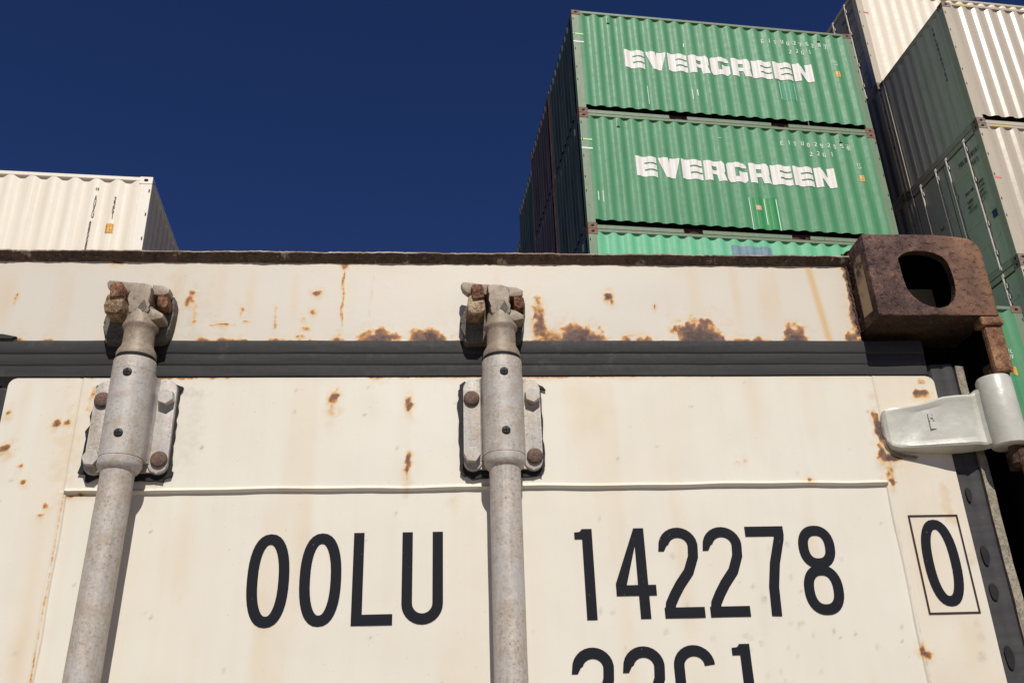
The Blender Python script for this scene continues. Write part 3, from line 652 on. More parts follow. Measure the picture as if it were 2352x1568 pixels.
# lower green stack in front, at the right edge of the picture
G4R = Vector((9.33, 11.08, 8.262)); g4o = G4R - ga * 6.058 - Vector((0, 0, H0))
g4 = container(g4o, G_YAW, 6.058, H0, greens, 'bright green container low at the right edge beyond the rusty corner casting', 'lower green stack')
zt = 1.02
side_decal(g4, 'small_stencil', M_WHITE_THIN, line_text('TC', 5.65, H0 - 0.78, 0.06, 0.05, 0.2, 0.6) + line_text('WF', 5.65, H0 - 0.87, 0.06, 0.05, 0.2, 0.6))
side_decal(g4, 'sticker', M_YEL, [[rect(5.635, 5.72, H0 - 1.14, H0 - 1.00)]])
side_decal(g4, 'sticker_print', M_DKTXT, line_text('CP', 5.648, H0 - 1.12, 0.045, 0.032, 0.14, 0.5) + line_text('SH', 5.648, H0 - 1.06, 0.045, 0.032, 0.14, 0.5), 0.006)
hh = g4o.z / 2
for n_, lab in enumerate(('second', 'third')):
    container(g4o - Vector((0, 0, hh * (n_ + 1))), G_YAW, 6.058, hh, greens, lab + ' container down in the lower green stack at the right, hidden behind the near container', 'lower green stack')

# the tan grey stack at the right
NO = Vector((10.3214, 12.1323, 12.603)); NH = 2.95
ns = (M_N_SIDE, M_N_FRAME, M_N_CAST, M_N_END); GN = 'tan grey containers of the right hand stack'
n1 = container(NO, G_YAW, 12.19, NH, ns, 'tan container with a shaded grey green ribbed end, topmost at the right edge', GN)
n2h = 2.896
n2 = container(NO - Vector((0, 0, n2h)), G_YAW, 12.19, n2h, ns, 'tan container with a shaded door end and steel rods, under the ribbed end one', GN, ends=('door', 'corr'))
def end_text(t, pieces, name, mt, y=-0.001):
    """lettering on the left end of a container: u runs from the far side to the near side, z up"""
    bm = bmesh.new()
    for i, pc in enumerate(pieces):
        for qd in pc:
            vs = [bm.verts.new((y - 0.0004 * i, Wd - u, z)) for u, z in qd]
            try: bm.faces.new(vs)
            except ValueError: pass
    me = bpy.data.meshes.new(name); bm.to_mesh(me); bm.free(); me.materials.append(mt); return link(name, me, t)
P2 = []
P2 += line_text('TRLU718541', Wd - 0.80, 2.42, 0.10, 0.066, 0.16, 0.5) + line_text('2', Wd - 0.115, 2.42, 0.10, 0.066, 0.16, 0.5) + line_text('25G1', Wd - 0.50, 2.23, 0.10, 0.066, 0.16, 0.5)
end_text(n2, P2, 'door_lettering', M_DKTXT, 0.018)
P3 = []
for i, (a, b) in enumerate((('MAX GR', '30480'), ('', '67200'), ('TARE', '2280'), ('NET', '28200'), ('CU CAP', '33.2'))):
    P3 += line_text(a, Wd - 0.83, 1.82 - 0.095 * i, 0.06, 0.046, 0.2, 0.6) + line_text(b, Wd - 0.50, 1.82 - 0.095 * i, 0.06, 0.046, 0.2, 0.6)
end_text(n2, P3, 'weight_lettering', M_DKTXT, 0.018)
end_text(n2, [[rect(Wd - 0.31, Wd - 0.13, 1.01, 1.165)]], 'plate', M_NAVY, 0.018)
end_text(n2, framebox(Wd - 1.72, Wd - 1.62, 1.62, 1.75, 0.02), 'emblem', M_DKTXT, 0.018)
end_text(n1, [[[(a, b) for a, b in qd] for qd in pc] for i, ch in enumerate('TRLU8302164') for pc in [[[(Wd - 0.46 + x * 0.09, 2.58 - 0.125 * i + z * 0.09) for x, z in q_] for q_ in g_] for g_ in glyph(ch, 0.55, 0.17)]], 'door_lettering', M_DKTXT, 0.007)
def red_mark(t, x0, x1, z):
    bm = bmesh.new(); vs = [bm.verts.new(v) for v in ((x0, -0.001, z), (x1, -0.001, z - 0.01), (x1, -0.001, z + 0.02), (x0, -0.001, z + 0.03))]
    bm.faces.new(vs); link('chalk_mark', to_mesh(bm, 'chalk_mark', M_RED), t)
red_mark(n2, 0.02, 0.15, 1.68)
for t, zq in ((n1, NH), (n2, n2h)):
    bm = bmesh.new()
    for i in range(7): box(bm, 0.30 + i * 0.055, 0.325 + i * 0.055, 0.0012, 0.01, zq - 0.058, zq - 0.012)
    link('hazard_mark', to_mesh(bm, 'hazard_mark', M_HZ), t)
z3 = NO.z - n2h
for n_, lab in enumerate(('third', 'fourth', 'fifth', 'sixth')):
    hh = z3 / 4; container(NO - Vector((0, 0, n2h + hh * (n_ + 1))), G_YAW, 12.19, hh, ns, lab + ' container down in the right hand tan stack' + (', half hidden by the casting' if n_ == 0 else ', hidden behind the near container'), GN, ends=('door', 'corr'))
w2s = (M_W2_SIDE, M_N_FRAME, M_N_CAST, M_W2_END)
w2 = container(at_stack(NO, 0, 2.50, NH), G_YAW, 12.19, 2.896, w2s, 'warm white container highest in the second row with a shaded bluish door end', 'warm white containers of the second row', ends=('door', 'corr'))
red_mark(w2, 0.10, 0.25, 2.185)
end_text(w2, line_text('TRLU6214', Wd - 0.75, 2.42, 0.10, 0.066, 0.16, 0.5) + line_text('45G1', Wd - 0.60, 2.2, 0.10, 0.066, 0.16, 0.5), 'door_lettering', M_DKTXT, 0.018)
for k in range(1, 6):
    container(at_stack(NO, 0, 2.50, NH - 2.896 * k), G_YAW, 12.19, 2.896, w2s, 'warm white container in the dark gap beside the green stack, %s below its highest' % ('one', 'two', 'three', 'four', 'five')[k - 1], 'warm white containers of the second row')
container(at_stack(NO, 0.0, 5.0, NH), G_YAW, 12.19, 2.896, w2s, 'container of the third row, a sliver of its lit corner above the green stack', 'warm white containers of the third row', ends=('door', 'corr'))
for k in range(1, 4):
    container(at_stack(NO, 0.0, 5.0, NH - 2.896 * k), G_YAW, 12.19, 2.896, w2s, 'container of the third row in the dark gap, tier %s below its highest' % ('one', 'two', 'three')[k - 1], 'warm white containers of the third row')

# the cream stack at the left
LYAW = 0.0653; LR = Vector((-3.56, 10.3, 9.87))
la = Vector((math.cos(LYAW), math.sin(LYAW), 0)); lo = LR - la * 6.058 - Vector((0, 0, H0))
wl = (M_W_SIDE, M_W_FRAME, M_W_FRAME, M_W_END)
l1 = container(lo, LYAW, 6.058, H0, wl, 'cream container with vertical dark lettering and orange sticker, above the roof at left', 'cream containers of the left stack')
pc = []
def down(s, x, ztop, H, step):
    out = []
    for i, ch in enumerate(s):
        for g_ in glyph(ch, 0.55, 0.16): out.append([[(x + a * H * 0.62, ztop - i * step - H + b * H) for a, b in q_] for q_ in g_])
    return out
XR = 6.058
pc += down('AUXU', XR - 0.735, H0 - 0.345, 0.085, 0.094) + down('8800839', XR - 0.745, H0 - 0.77, 0.080, 0.086) + down('22G1', XR - 0.475, H0 - 0.355, 0.085, 0.092)
pc += framebox(XR - 0.74, XR - 0.70, H0 - 0.255, H0 - 0.22, 0.008)
side_decal(l1, 'vertical_lettering', M_DKTXT, pc)
side_decal(l1, 'sticker', M_YEL, [[rect(XR - 0.525, XR - 0.42, H0 - 0.945, H0 - 0.795)]])
side_decal(l1, 'sticker_print', mat_plain('brown_print', (0.30, 0.17, 0.05), 0.6), framebox(XR - 0.515, XR - 0.43, H0 - 0.935, H0 - 0.805, 0.008) + line_text('SH', XR - 0.505, H0 - 0.915, 0.035, 0.032, 0.16, 0.5) + line_text('CP', XR - 0.505, H0 - 0.86, 0.035, 0.032, 0.16, 0.5), 0.006)
hh = lo.z / 3
for n_, lab in enumerate(('second', 'third', 'fourth')):
    container(lo - Vector((0, 0, hh * (n_ + 1))), LYAW, 6.058, hh, wl, lab + ' container down in the left cream stack, hidden by the near container', 'cream containers of the left stack')

# ------------------------------------------------------------------ ground
bm = bmesh.new(); R_ = 2500
vs = [bm.verts.new(v) for v in ((-R_, -R_, 0), (R_, -R_, 0), (R_, R_, 0), (-R_, R_, 0))]; bm.faces.new(vs)
ga_m = mat_plain('yard_concrete', (0.30, 0.255, 0.20), 0.9, 3.0, 0.3)
tag(link('ground', to_mesh(bm, 'ground', ga_m)), 'pale worn concrete of the container yard', None, None, 'structure')

# ------------------------------------------------------------------ the near container (door end at y = 0, x = 0 between its doors)
MC = tag(empty('shipping_container', (0, 0, 0)), 'close rusty cream container with black number lettering and zinc locking bars', 'shipping container')
YF = 0.048                                  # face of header and doors
rng = np.random.RandomState(3)

def vnoise(X, Z, s, seed):
    """cheap smooth value noise on two arrays"""
    r = np.random.RandomState(seed); T = r.rand(64, 64)
    x = X / s; z = Z / s; xi = np.floor(x).astype(int); zi = np.floor(z).astype(int); fx = x - xi; fz = z - zi
    fx = fx * fx * (3 - 2 * fx); fz = fz * fz * (3 - 2 * fz)
    g = lambda a, b: T[a % 64, b % 64]
    return (g(xi, zi) * (1 - fx) + g(xi + 1, zi) * fx) * (1 - fz) + (g(xi, zi + 1) * (1 - fx) + g(xi + 1, zi + 1) * fx) * fz

def blobs(X, Z, lst):
    """lst of (x, z, rx, rz, strength): soft ellipses with ragged rims"""
    out = np.zeros_like(X)
    w1 = vnoise(X, Z, 0.004, 11) - 0.5; w2 = vnoise(X, Z, 0.010, 12) - 0.5
    for x, z, rx, rz, s in lst:
        big = rx > 0.012 and s > 0.6; g = 1.25 if big else 1.1
        d = np.sqrt(((X - x) / (rx * g)) ** 2 + ((Z - z) / (rz * g)) ** 2) + (w1 * 0.45 + w2 * 0.5 if big else w1 * 0.8 + w2 * 0.7)
        out = np.maximum(out, (s + (0.27 if big else 0.06)) * np.clip(1.2 - d, 0, 1) ** 0.75)
    return out

def grid_object(name, xs, zs, yfun, warp, attrs, mt, parent):
    X, Z = np.meshgrid(xs, zs); Y = yfun(X, Z)
    WX, WZ = warp(X, Z) if warp else (X, Z)
    n, mm = X.shape; co = np.stack([WX, Y, WZ], -1).reshape(-1, 3)
    idx = np.arange(n * mm).reshape(n, mm)
    f = np.stack([idx[:-1, :-1], idx[:-1, 1:], idx[1:, 1:], idx[1:, :-1]], -1).reshape(-1, 4)
    me = bpy.data.meshes.new(name); me.from_pydata(co.tolist(), [], f.tolist()); me.materials.append(mt)
    me.polygons.foreach_set('use_smooth', [True] * len(me.polygons))
    for k, v in attrs.items():
        a = me.attributes.new(k, 'FLOAT', 'POINT'); a.data.foreach_set('value', v(X, Z).astype(np.float32).ravel())
    return link(name, me, parent)

# ---- header (end rail above the doors)
hx = np.arange(-1.057, 1.0571, 0.0022); hz = np.linspace(2.4600, 2.5720, 58)
ZB = 2.4625
H_RUST = [(0.445, ZB, 0.020, 0.013, 0.66), (0.509, ZB, 0.020, 0.014, 0.72), (0.395, ZB, 0.008, 0.007, 0.56), (0.693, ZB, 0.027, 0.017, 0.72), (0.660, 2.466, 0.016, 0.010, 0.5), (0.776, ZB, 0.018, 0.005, 0.52), (0.755, ZB, 0.006, 0.007, 0.5),
  (0.8475, ZB, 0.026, 0.024, 0.80), (0.835, 2.470, 0.014, 0.016, 0.72), (0.922, ZB, 0.012, 0.006, 0.55), (0.970, ZB, 0.014, 0.018, 0.74), (0.60, ZB, 0.35, 0.0022, 0.42), (0.900, ZB, 0.04, 0.004, 0.45),
  (0.6455, 2.492, 0.0075, 0.026, 0.62), (0.642, 2.520, 0.005, 0.008, 0.42), (0.7350, 2.5255, 0.0044, 0.0055, 0.78), (0.7385, 2.519, 0.003, 0.006, 0.46), (0.793, 2.5125, 0.0012, 0.003, 0.6),
  (0.3695, 2.5285, 0.005, 0.004, 0.58), (0.3640, 2.502, 0.0035, 0.004, 0.6), (0.3560, 2.493, 0.0035, 0.004, 0.58), (0.3590, 2.479, 0.006, 0.003, 0.52), (0.3520, 2.4685, 0.008, 0.003, 0.52), (0.3205, 2.500, 0.0018, 0.010, 0.4), (0.3210, 2.482, 0.002, 0.004, 0.4),
  (0.2800, 2.506, 0.0028, 0.0035, 0.5), (0.2790, 2.498, 0.002, 0.006, 0.38), (0.2620, 2.4855, 0.012, 0.0020, 0.52), (0.2450, 2.4835, 0.006, 0.0016, 0.42), (0.285, 2.489, 0.007, 0.0016, 0.4), (0.270, ZB, 0.028, 0.0035, 0.5), (0.235, ZB, 0.008, 0.004, 0.5), (0.326, ZB, 0.010, 0.004, 0.5),
  (0.2135, 2.520, 0.0075, 0.0085, 0.50), (0.2165, 2.5285, 0.005, 0.004, 0.5), (0.224, 2.498, 0.003, 0.018, 0.3), (0.0235, ZB, 0.007, 0.0055, 0.55), (0.0550, ZB, 0.007, 0.0035, 0.5), (0.0095, 2.525, 0.0024, 0.0034, 0.6), (0.0085, 2.518, 0.002, 0.006, 0.3),
  (1.0535, 2.52, 0.005, 0.075, 0.92), (1.045, 2.4675, 0.011, 0.008, 0.6), (1.051, 2.49, 0.005, 0.02, 0.6),
  (0.1200, 2.5705, 0.006, 0.003, 0.7), (0.5, 2.572, 0.6, 0.0016, 0.40), (0.4010, 2.567, 0.005, 0.004, 0.42), (-0.4, ZB, 0.05, 0.02, 0.7), (-0.75, ZB, 0.06, 0.012, 0.7), (-0.6, 2.52, 0.01, 0.008, 0.6), (-1.05, 2.52, 0.02, 0.08, 0.8)]
def h_rust(X, Z):
    v = blobs(X, Z, H_RUST)
    s = np.exp(-((X - 0.4010 - 0.0010 * np.sin(Z * 160)) / 0.0021) ** 2) * np.clip((Z - 2.472) / 0.02, 0, 1) * np.clip((2.568 - Z) / 0.01, 0, 1) * 0.46     # thin orange run
    s2 = np.exp(-((X - 0.4370 - (Z - 2.53) * 0.07) / 0.0016) ** 2) * ((Z > 2.497) & (Z < 2.555)) * 0.22
    return np.maximum(np.maximum(v, s), s2)
def h_stain(X, Z):
    v = blobs(X, Z, [(x, z - rz * 0.2, rx * 1.35 + 0.002, rz * 1.6 + 0.003, min(0.6, s * 0.75)) for x, z, rx, rz, s in H_RUST if rx < 0.3])
    v = np.maximum(v, np.exp(-((X - 1.0035 - (2.57 - Z) * 0.09) / 0.0055) ** 2) * 0.85)
    v = np.maximum(v, np.clip((X - 1.02) / 0.037, 0, 1) * 0.35)
    v = np.maximum(v, 0.30 * np.clip((Z - 2.545) / 0.035, 0, 1) * (0.4 + vnoise(X, Z, 0.05, 5)))
    v = np.maximum(v, 0.35 * np.clip(vnoise(X, Z * 0.15, 0.018, 8) - 0.62, 0, 1) * 3)
    return v
hw = lambda X, Z: YF + 0.0009 * (vnoise(X, Z, 0.16, 21) - 0.5) + 0.0005 * (vnoise(X, Z, 0.05, 22) - 0.5)
def h_grime(X, Z): return blobs(X, Z, [(0.19, 2.49, 0.05, 0.05, 0.25), (0.6, 2.48, 0.05, 0.03, 0.2)]) * 0.6
hd = grid_object('door_header', hx, hz, hw, None, dict(rust=h_rust, stain=h_stain, grime=h_grime), M_CREAM_H, MC)
bm = bmesh.new(); box(bm, -1.056, 1.056, 0.0500, 0.10, 2.4595, 2.5710); link('header_beam', to_mesh(bm, 'header_beam', M_DARKRUST_SHADE), MC)
# ---- overhanging lip of the roof edge
bm = bmesh.new(); xs = np.arange(-1.059, 1.0591, 0.004); rows = []
for x in xs:
    a = 0.0006 * math.sin(x * 37) + 0.0005 * math.sin(x * 121) + 0.0002 * rng.randn(); b = 0.0002 * rng.randn()
    rows.append([bm.verts.new(v) for v in ((x, 0.0372 + a, 2.5800 + b), (x, 0.0370 + a, 2.5812 + b), (x, 0.0385 + a, 2.5824 + b), (x, 0.110, 2.5830), (x, 0.110, 2.5715), (x, 0.0470, 2.5712 + b))])
for p_, q_ in zip(rows, rows[1:]):
    for k in range(6): bm.faces.new((p_[k], p_[(k + 1) % 6], q_[(k + 1) % 6], q_[k]))
bm.faces.ensure_lookup_table()
for f_ in bm.faces:
    c_ = f_.calc_center_median()
    if c_.y < 0.0386 and c_.z > 2.5802: f_.material_index = 1
link('roof_lip', to_mesh(bm, 'roof_lip', [M_LIP, M_LIPEDGE]), MC)

# ---- doors
X0, X1, ZT, ZBOT, RC = 0.022, 1.1375, 2.4145, 0.13, 0.010
BEAD = 2.2778
dxs = np.unique(np.round(np.concatenate([np.arange(X0, X1, 0.003), [X1], np.arange(0.100, 0.116, 0.0007), np.arange(1.043, 1.066, 0.0007)]), 5))
dzs = np.unique(np.round(np.concatenate([np.arange(1.93, ZT, 0.0028), [ZT], np.arange(BEAD - 0.008, BEAD + 0.007, 0.0006), np.arange(ZT - 0.012, ZT, 0.001)]), 5))
def door_y(X, Z):
    wob = 0.0011 * (vnoise(X, Z, 0.13, 41) - 0.5) + 0.0005 * (vnoise(X, Z, 0.04, 42) - 0.5)
    xl = 0.1085 + 0.0006 * np.sin(Z * 60); xr = 1.0495 + 0.0006 * np.sin(Z * 47)
    zb = BEAD + 0.0005 * np.sin(X * 23) + 0.0003 * np.sin(X * 61)
    st = lambda a: np.clip(a, 0, 1)
    inside = st((X - xl) / 0.0012) * st((xr - X) / 0.0012) * st((zb - 0.0018 - Z) / 0.0012)
    y = YF + wob + 0.0022 * inside
    bead = np.exp(-((Z - zb) / 0.0016) ** 2) * ((X > xl - 0.001) & (X < xr + 0.001)) * (0.0030 + 0.0006 * (vnoise(X, Z, 0.012, 43) - 0.5))
    seam = lambda c, w, d: np.exp(-((X - c) / w) ** 2) * d
    up = Z > zb
    y = y - bead + np.where(up, seam(0.1035, 0.0012, 0.0012) - seam(0.1072, 0.0014, 0.0008) + seam(1.0570, 0.0010, 0.0011) - seam(1.0605, 0.0014, 0.0009), seam(xl - 0.003, 0.0018, -0.0008) + seam(xr + 0.003, 0.0018, -0.0008))
    return y
def door_warp(X, Z):
    dz = np.clip(Z - (ZT - RC), 0, RC); cut = RC - np.sqrt(np.maximum(RC * RC - dz * dz, 0)); mid = (X0 + X1) / 2
    k = (X - mid) / (X1 - mid); lim = (X1 - mid - cut); edge = np.abs(X - mid) > lim
    return np.where(edge, mid + np.sign(X - mid) * np.minimum(np.abs(X - mid), lim), X), Z
D_RUST = [(0.3955, 2.388, 0.0055, 0.0085, 0.72), (0.3945, 2.379, 0.003, 0.012, 0.34), (0.4848, 2.378, 0.0036, 0.0085, 0.70), (0.4842, 2.309, 0.0034, 0.0140, 0.72), (0.4840, 2.297, 0.0026, 0.010, 0.4),
  (0.0850, 2.3585, 0.0042, 0.0045, 0.62), (0.0965, 2.359, 0.0028, 0.004, 0.6), (0.0285, 2.372, 0.0032, 0.004, 0.6), (0.0355, 2.329, 0.0065, 0.0045, 0.80), (0.0275, 2.326, 0.005, 0.0025, 0.6), (0.0540, 2.309, 0.0028, 0.004, 0.5), (0.0600, 2.290, 0.003, 0.0028, 0.45), (0.0900, 2.262, 0.0038, 0.004, 0.62), (0.0850, 2.252, 0.0035, 0.0028, 0.5),
  (0.1195, 2.396, 0.0032, 0.012, 0.55), (0.1180, 2.378, 0.004, 0.012, 0.25), (0.873, 2.3045, 0.003, 0.0028, 0.42), (0.881, 2.304, 0.003, 0.003, 0.46), (0.956, 2.2825, 0.004, 0.0024, 0.5), (0.537, 2.264, 0.0045, 0.004, 0.22),
  (1.0535, 2.344, 0.0052, 0.021, 0.80), (1.0500, 2.3175, 0.005, 0.012, 0.78), (1.0600, 2.3080, 0.013, 0.0035, 0.72), (1.0540, 2.290, 0.005, 0.008, 0.45), (1.0565, 2.279, 0.0035, 0.007, 0.62), (1.117, 2.3925, 0.010, 0.0035, 0.78), (1.112, 2.388, 0.012, 0.003, 0.55),
  (1.0500, 2.089, 0.0035, 0.006, 0.78), (1.0530, 2.083, 0.006, 0.004, 0.5), (0.1250, 2.2745, 0.008, 0.0020, 0.75), (0.1150, 2.2730, 0.005, 0.002, 0.7), (0.070, 2.09, 0.004, 0.005, 0.55), (0.44, ZT, 0.010, 0.002, 0.5), (0.20, ZT, 0.08, 0.0018, 0.42), (0.62, ZT, 0.2, 0.0014, 0.35), (1.122, 2.4075, 0.006, 0.004, 0.3)]
def d_rust(X, Z):
    v = blobs(X, Z, D_RUST)
    v = np.maximum(v, np.exp(-((X - 0.1065) / 0.0016) ** 2) * (0.24 + 0.2 * vnoise(X, Z, 0.02, 55)) * (Z < 2.2785))
    v = np.maximum(v, np.exp(-((X - 1.0515) / 0.0010) ** 2) * (0.10 + 0.2 * vnoise(X, Z, 0.02, 56)) * (Z < 2.2785))
    return v
def d_stain(X, Z):
    v = blobs(X, Z, [(x, z - rz * 0.7, rx * 1.35 + 0.002, rz * 2.0 + 0.003, min(0.62, s * 0.75)) for x, z, rx, rz, s in D_RUST if rx < 0.05])
    v = np.maximum(v, 0.30 * np.clip(1 - np.abs(X - 0.090) / 0.03, 0, 1) * (0.5 + vnoise(X, Z * 0.3, 0.03, 61)))
    v = np.maximum(v, 0.26 * np.clip((X - 1.045) / 0.02, 0, 1) * (0.5 + vnoise(X, Z * 0.4, 0.03, 62)))
    v = np.maximum(v, blobs(X, Z, [(1.117, 2.255, 0.008, 0.026, 0.45), (1.1195, 2.235, 0.008, 0.012, 0.55), (1.135, 2.20, 0.006, 0.03, 0.3), (0.10, 2.33, 0.02, 0.08, 0.35)]) )
    v = np.maximum(v, 0.5 * np.clip(1 - (ZT - Z) / 0.012, 0, 1) * (vnoise(X, Z, 0.03, 63)))
    v = np.maximum(v, 0.30 * np.clip(vnoise(X, Z * 0.12, 0.022, 64) - 0.62, 0, 1) * 3)
    return v
def d_grime(X, Z):
    v = blobs(X, Z, [(1.126, 2.185, 0.0065, 0.0075, 0.22), (1.119, 2.115, 0.004, 0.004, 0.22), (1.1205, 2.10, 0.004, 0.006, 0.25), (1.1165, 2.080, 0.0055, 0.009, 0.30), (0.232, 2.355, 0.014, 0.05, 0.14), (0.205, 2.293, 0.012, 0.010, 0.3), (0.225, 2.395, 0.02, 0.006, 0.3)])
    r = np.random.RandomState(9)
    fl = [(0.86 + 0.09 * r.randn(), 2.12 + 0.05 * r.randn(), 0.0014 + 0.0012 * r.rand(), 0.002 + 0.002 * r.rand(), 0.3 + 0.3 * r.rand()) for _ in range(46)]
    fl += [(1.10 * r.rand(), 1.98 + 0.43 * r.rand(), 0.0009 + 0.0009 * r.rand(), 0.001 + 0.0012 * r.rand(), 0.5 + 0.4 * r.rand()) for _ in range(80)]
    return np.maximum(v, blobs(X, Z, fl))
door = grid_object('door', dxs, dzs, door_y, door_warp, dict(rust=d_rust, stain=d_stain, grime=d_grime), M_CREAM, MC)
def door_core(sx, full):
    bm = bmesh.new(); zt = 1.9305 if not full else ZT
    a, b = sorted((sx * X0, sx * X1))
    box(bm, a, b, YF + 0.0005, 0.095, ZBOT, zt)
    if not full: extrude_xz(bm, roundrect(a + 0.001, b - 0.001, 1.931, ZT - 0.0008, RC), YF + 0.0048, 0.095)
    else:
        for z in (0.5, 1.1, 1.7): box(bm, a + 0.09, b - 0.09, YF - 0.012, YF + 0.0004, z, z + 0.10, 0.004)
    return bm
link('door_core', to_mesh(door_core(1, False), 'door_core', M_CREAM), door)
ld = link('door', to_mesh(door_core(-1, True), 'door', M_CREAM), MC)

# ---- lettering, 100 mm characters
bm = bmesh.new()
def put_line(s, xs, z, H=0.1, w=0.45, t=0.115):
    for ch, x in zip(s, xs):
        for i, pc in enumerate(glyph(ch, w if ch != '1' else 0.32, t)):
            flat_text(bm, [[[(a * H, b * H) for a, b in qd] for qd in pc]], (x, YF - 0.0003, z), (1, 0, 0), (0, 0, 1), (0, -1, 0), 0.0004 + 0.00012 * i, 0)
def lie_on(bm):
    """follow the sheet so the paint neither floats nor sinks"""
    X = np.array([v.co.x for v in bm.verts]); Z = np.array([v.co.z for v in bm.verts]); Y0 = np.array([v.co.y for v in bm.verts])
    Y = door_y(X, Z)
    for v, y, y0 in zip(bm.verts, Y, Y0): v.co.y = y - (YF - y0)
put_line('OOLU', (0.3135, 0.3695, 0.4265, 0.4800), 2.1275)
put_line('142278', (0.6655, 0.7160, 0.7680, 0.8190, 0.8700, 0.9290), 2.1280)
put_line('22G1', (0.6620, 0.7170, 0.7720, 0.8300), 1.9995)
put_line('0', (1.0735,), 2.1340, 0.0985, 0.435)
lie_on(bm)
link('door_lettering', to_mesh(bm, 'door_lettering', M_BLACK), door)
bm = bmesh.new()
bx0, bx1, bz0, bz1, bt = 1.0660, 1.1262, 2.1255, 2.2382, 0.0021
for r_ in (rect(bx0, bx1, bz0, bz0 + bt), rect(bx0, bx1, bz1 - bt, bz1), rect(bx0, bx0 + bt, bz0 + bt, bz1 - bt), rect(bx1 - bt, bx1, bz0 + bt, bz1 - bt)):
    bm.faces.new([bm.verts.new((x, YF - 0.0008, z)) for x, z in r_])
lie_on(bm)
link('number_outline', to_mesh(bm, 'number_outline', M_BOXLINE), door)

# ---- rubber gaskets
gx_ = np.arange(-1.16, 1.1421, 0.012)
wob = lambda x: 0.0004 * math.sin(x * 31) + 0.0003 * math.sin(x * 83)
prof = [(0.0478, 2.4630), (0.0464, 2.4622), (0.0460, 2.4600), (0.0460, 2.4478), (0.0464, 2.4462), (0.0474, 2.4450), (0.0472, 2.4430), (0.0472, 2.4330), (0.0476, 2.4316), (0.0484, 2.4304), (0.0483, 2.4290), (0.0482, 2.4240), (0.0485, 2.4170), (0.0505, 2.4148), (0.0560, 2.4050), (0.0900, 2.4050), (0.0900, 2.4628)]
bm = bmesh.new(); sweep_x(bm, prof, gx_, True, wob); link('door_gasket', to_mesh(bm, 'door_gasket', M_RUB, angle=28), MC)
zs_ = np.concatenate([np.arange(0.12, 2.40, 0.03), [2.405, 2.418, 2.427, 2.431]])
pv = [(1.136, 0.092), (1.136, 0.054), (1.139, 0.0508), (1.150, 0.0502), (1.1525, 0.0512), (1.1540, 0.0505), (1.1575, 0.0488), (1.162, 0.0482), (1.1665, 0.0490), (1.1688, 0.0515), (1.1690, 0.092)]
bm = bmesh.new(); sweep_z(bm, pv, zs_, True, lambda z: 0.0005 * math.sin(z * 29)); link('door_gasket', to_mesh(bm, 'door_gasket', M_RUBV, angle=28), MC)
bm = bmesh.new(); sweep_z(bm, [(-x, y) for x, y in pv][::-1], [0.12, 2.43]); link('door_gasket', to_mesh(bm, 'door_gasket', M_RUB, angle=28), MC)
bm = bmesh.new(); box(bm, -0.021, 0.021, 0.0500, 0.09, 0.12, 2.404, 0.003); box(bm, -0.028, 0.012, 0.0505, 0.088, 2.4635 - 0.055, 2.4040 + 0.002)
extrude_xz(bm, [(-0.030, 2.4635), (0.0170, 2.4635), (0.0215, 2.4665), (0.0050, 2.4700), (-0.030, 2.4690)], 0.0435, 0.0478, 0.0008)
link('centre_gasket', to_mesh(bm, 'centre_gasket', M_RUB), MC)
# squashed mastic blotches stuck on the right-hand rubber
for x, z, rx, rz in ((1.147, 2.262, 0.0035, 0.009), (1.149, 2.190, 0.0045, 0.0115), (1.1485, 2.149, 0.005, 0.010), (1.148, 2.078, 0.005, 0.013)):
    bm = bmesh.new(); extrude_xz(bm, [(x + rx * math.cos(a) * (1 + 0.12 * math.sin(3 * a + x * 50)), z + rz * math.sin(a)) for a in np.linspace(0, 2 * PI, 15)[:-1]], 0.0482, 0.0508, 0.0004)
    link('mastic_blotch', to_mesh(bm, 'mastic_blotch', M_PAD), MC)
# dusty steel flange beyond the rubber and the recess to the post, its shade painted black
bm = bmesh.new(); sweep_z(bm, [(1.1695, 0.0480), (1.1812, 0.0500), (1.1818, 0.0560), (1.1695, 0.0560)], np.concatenate([np.arange(0.12, 2.42, 0.02), [2.424, 2.428]]), True, lambda z: 0.0006 * math.sin(z * 90) + 0.0004 * rng.randn())
link('seal_flange', to_mesh(bm, 'seal_flange', M_EDGE), MC)
bm = bmesh.new(); box(bm, 1.136, 1.217, 0.093, 0.10, 0.118, 2.474); link('post_web', to_mesh(bm, 'post_web', M_RECESS_SHADE), MC); bm = bmesh.new(); box(bm, -1.217, -1.136, 0.093, 0.10, 0.118, 2.474); link('post_web', to_mesh(bm, 'post_web', M_RECESS_SHADE), MC)
for s in (1, -1):
    def pb(bm, x0, x1, *a, **k): a0, a1 = sorted((s * x0, s * x1)); return box(bm, a0, a1, *a, **k)
    bm = bmesh.new()
    pb(bm, 1.1930, 1.2165, 0.003, 0.014, 2.402, 2.4628, bev=0.004)
    pb(bm, 1.1890, 1.2180, 0.000, 0.020, 2.4630, 2.4750, bev=0.003)
    pb(bm, 1.1975, 1.2165, 0.003, 0.014, 0.118, 2.2955, bev=0.004)
    po = link('corner_post', to_mesh(bm, 'corner_post', M_POST), MC)
    bm = bmesh.new(); pb(bm, 1.2060, 1.2155, 0.0142, 0.0925, 0.118, 2.4748); pb(bm, 1.1700, 1.2160, 0.1005, 0.16, 0.118, 2.4730); link('post_flank', to_mesh(bm, 'post_flank', M_RECESS_SHADE), po)  # flank blackened for the shade behind the post

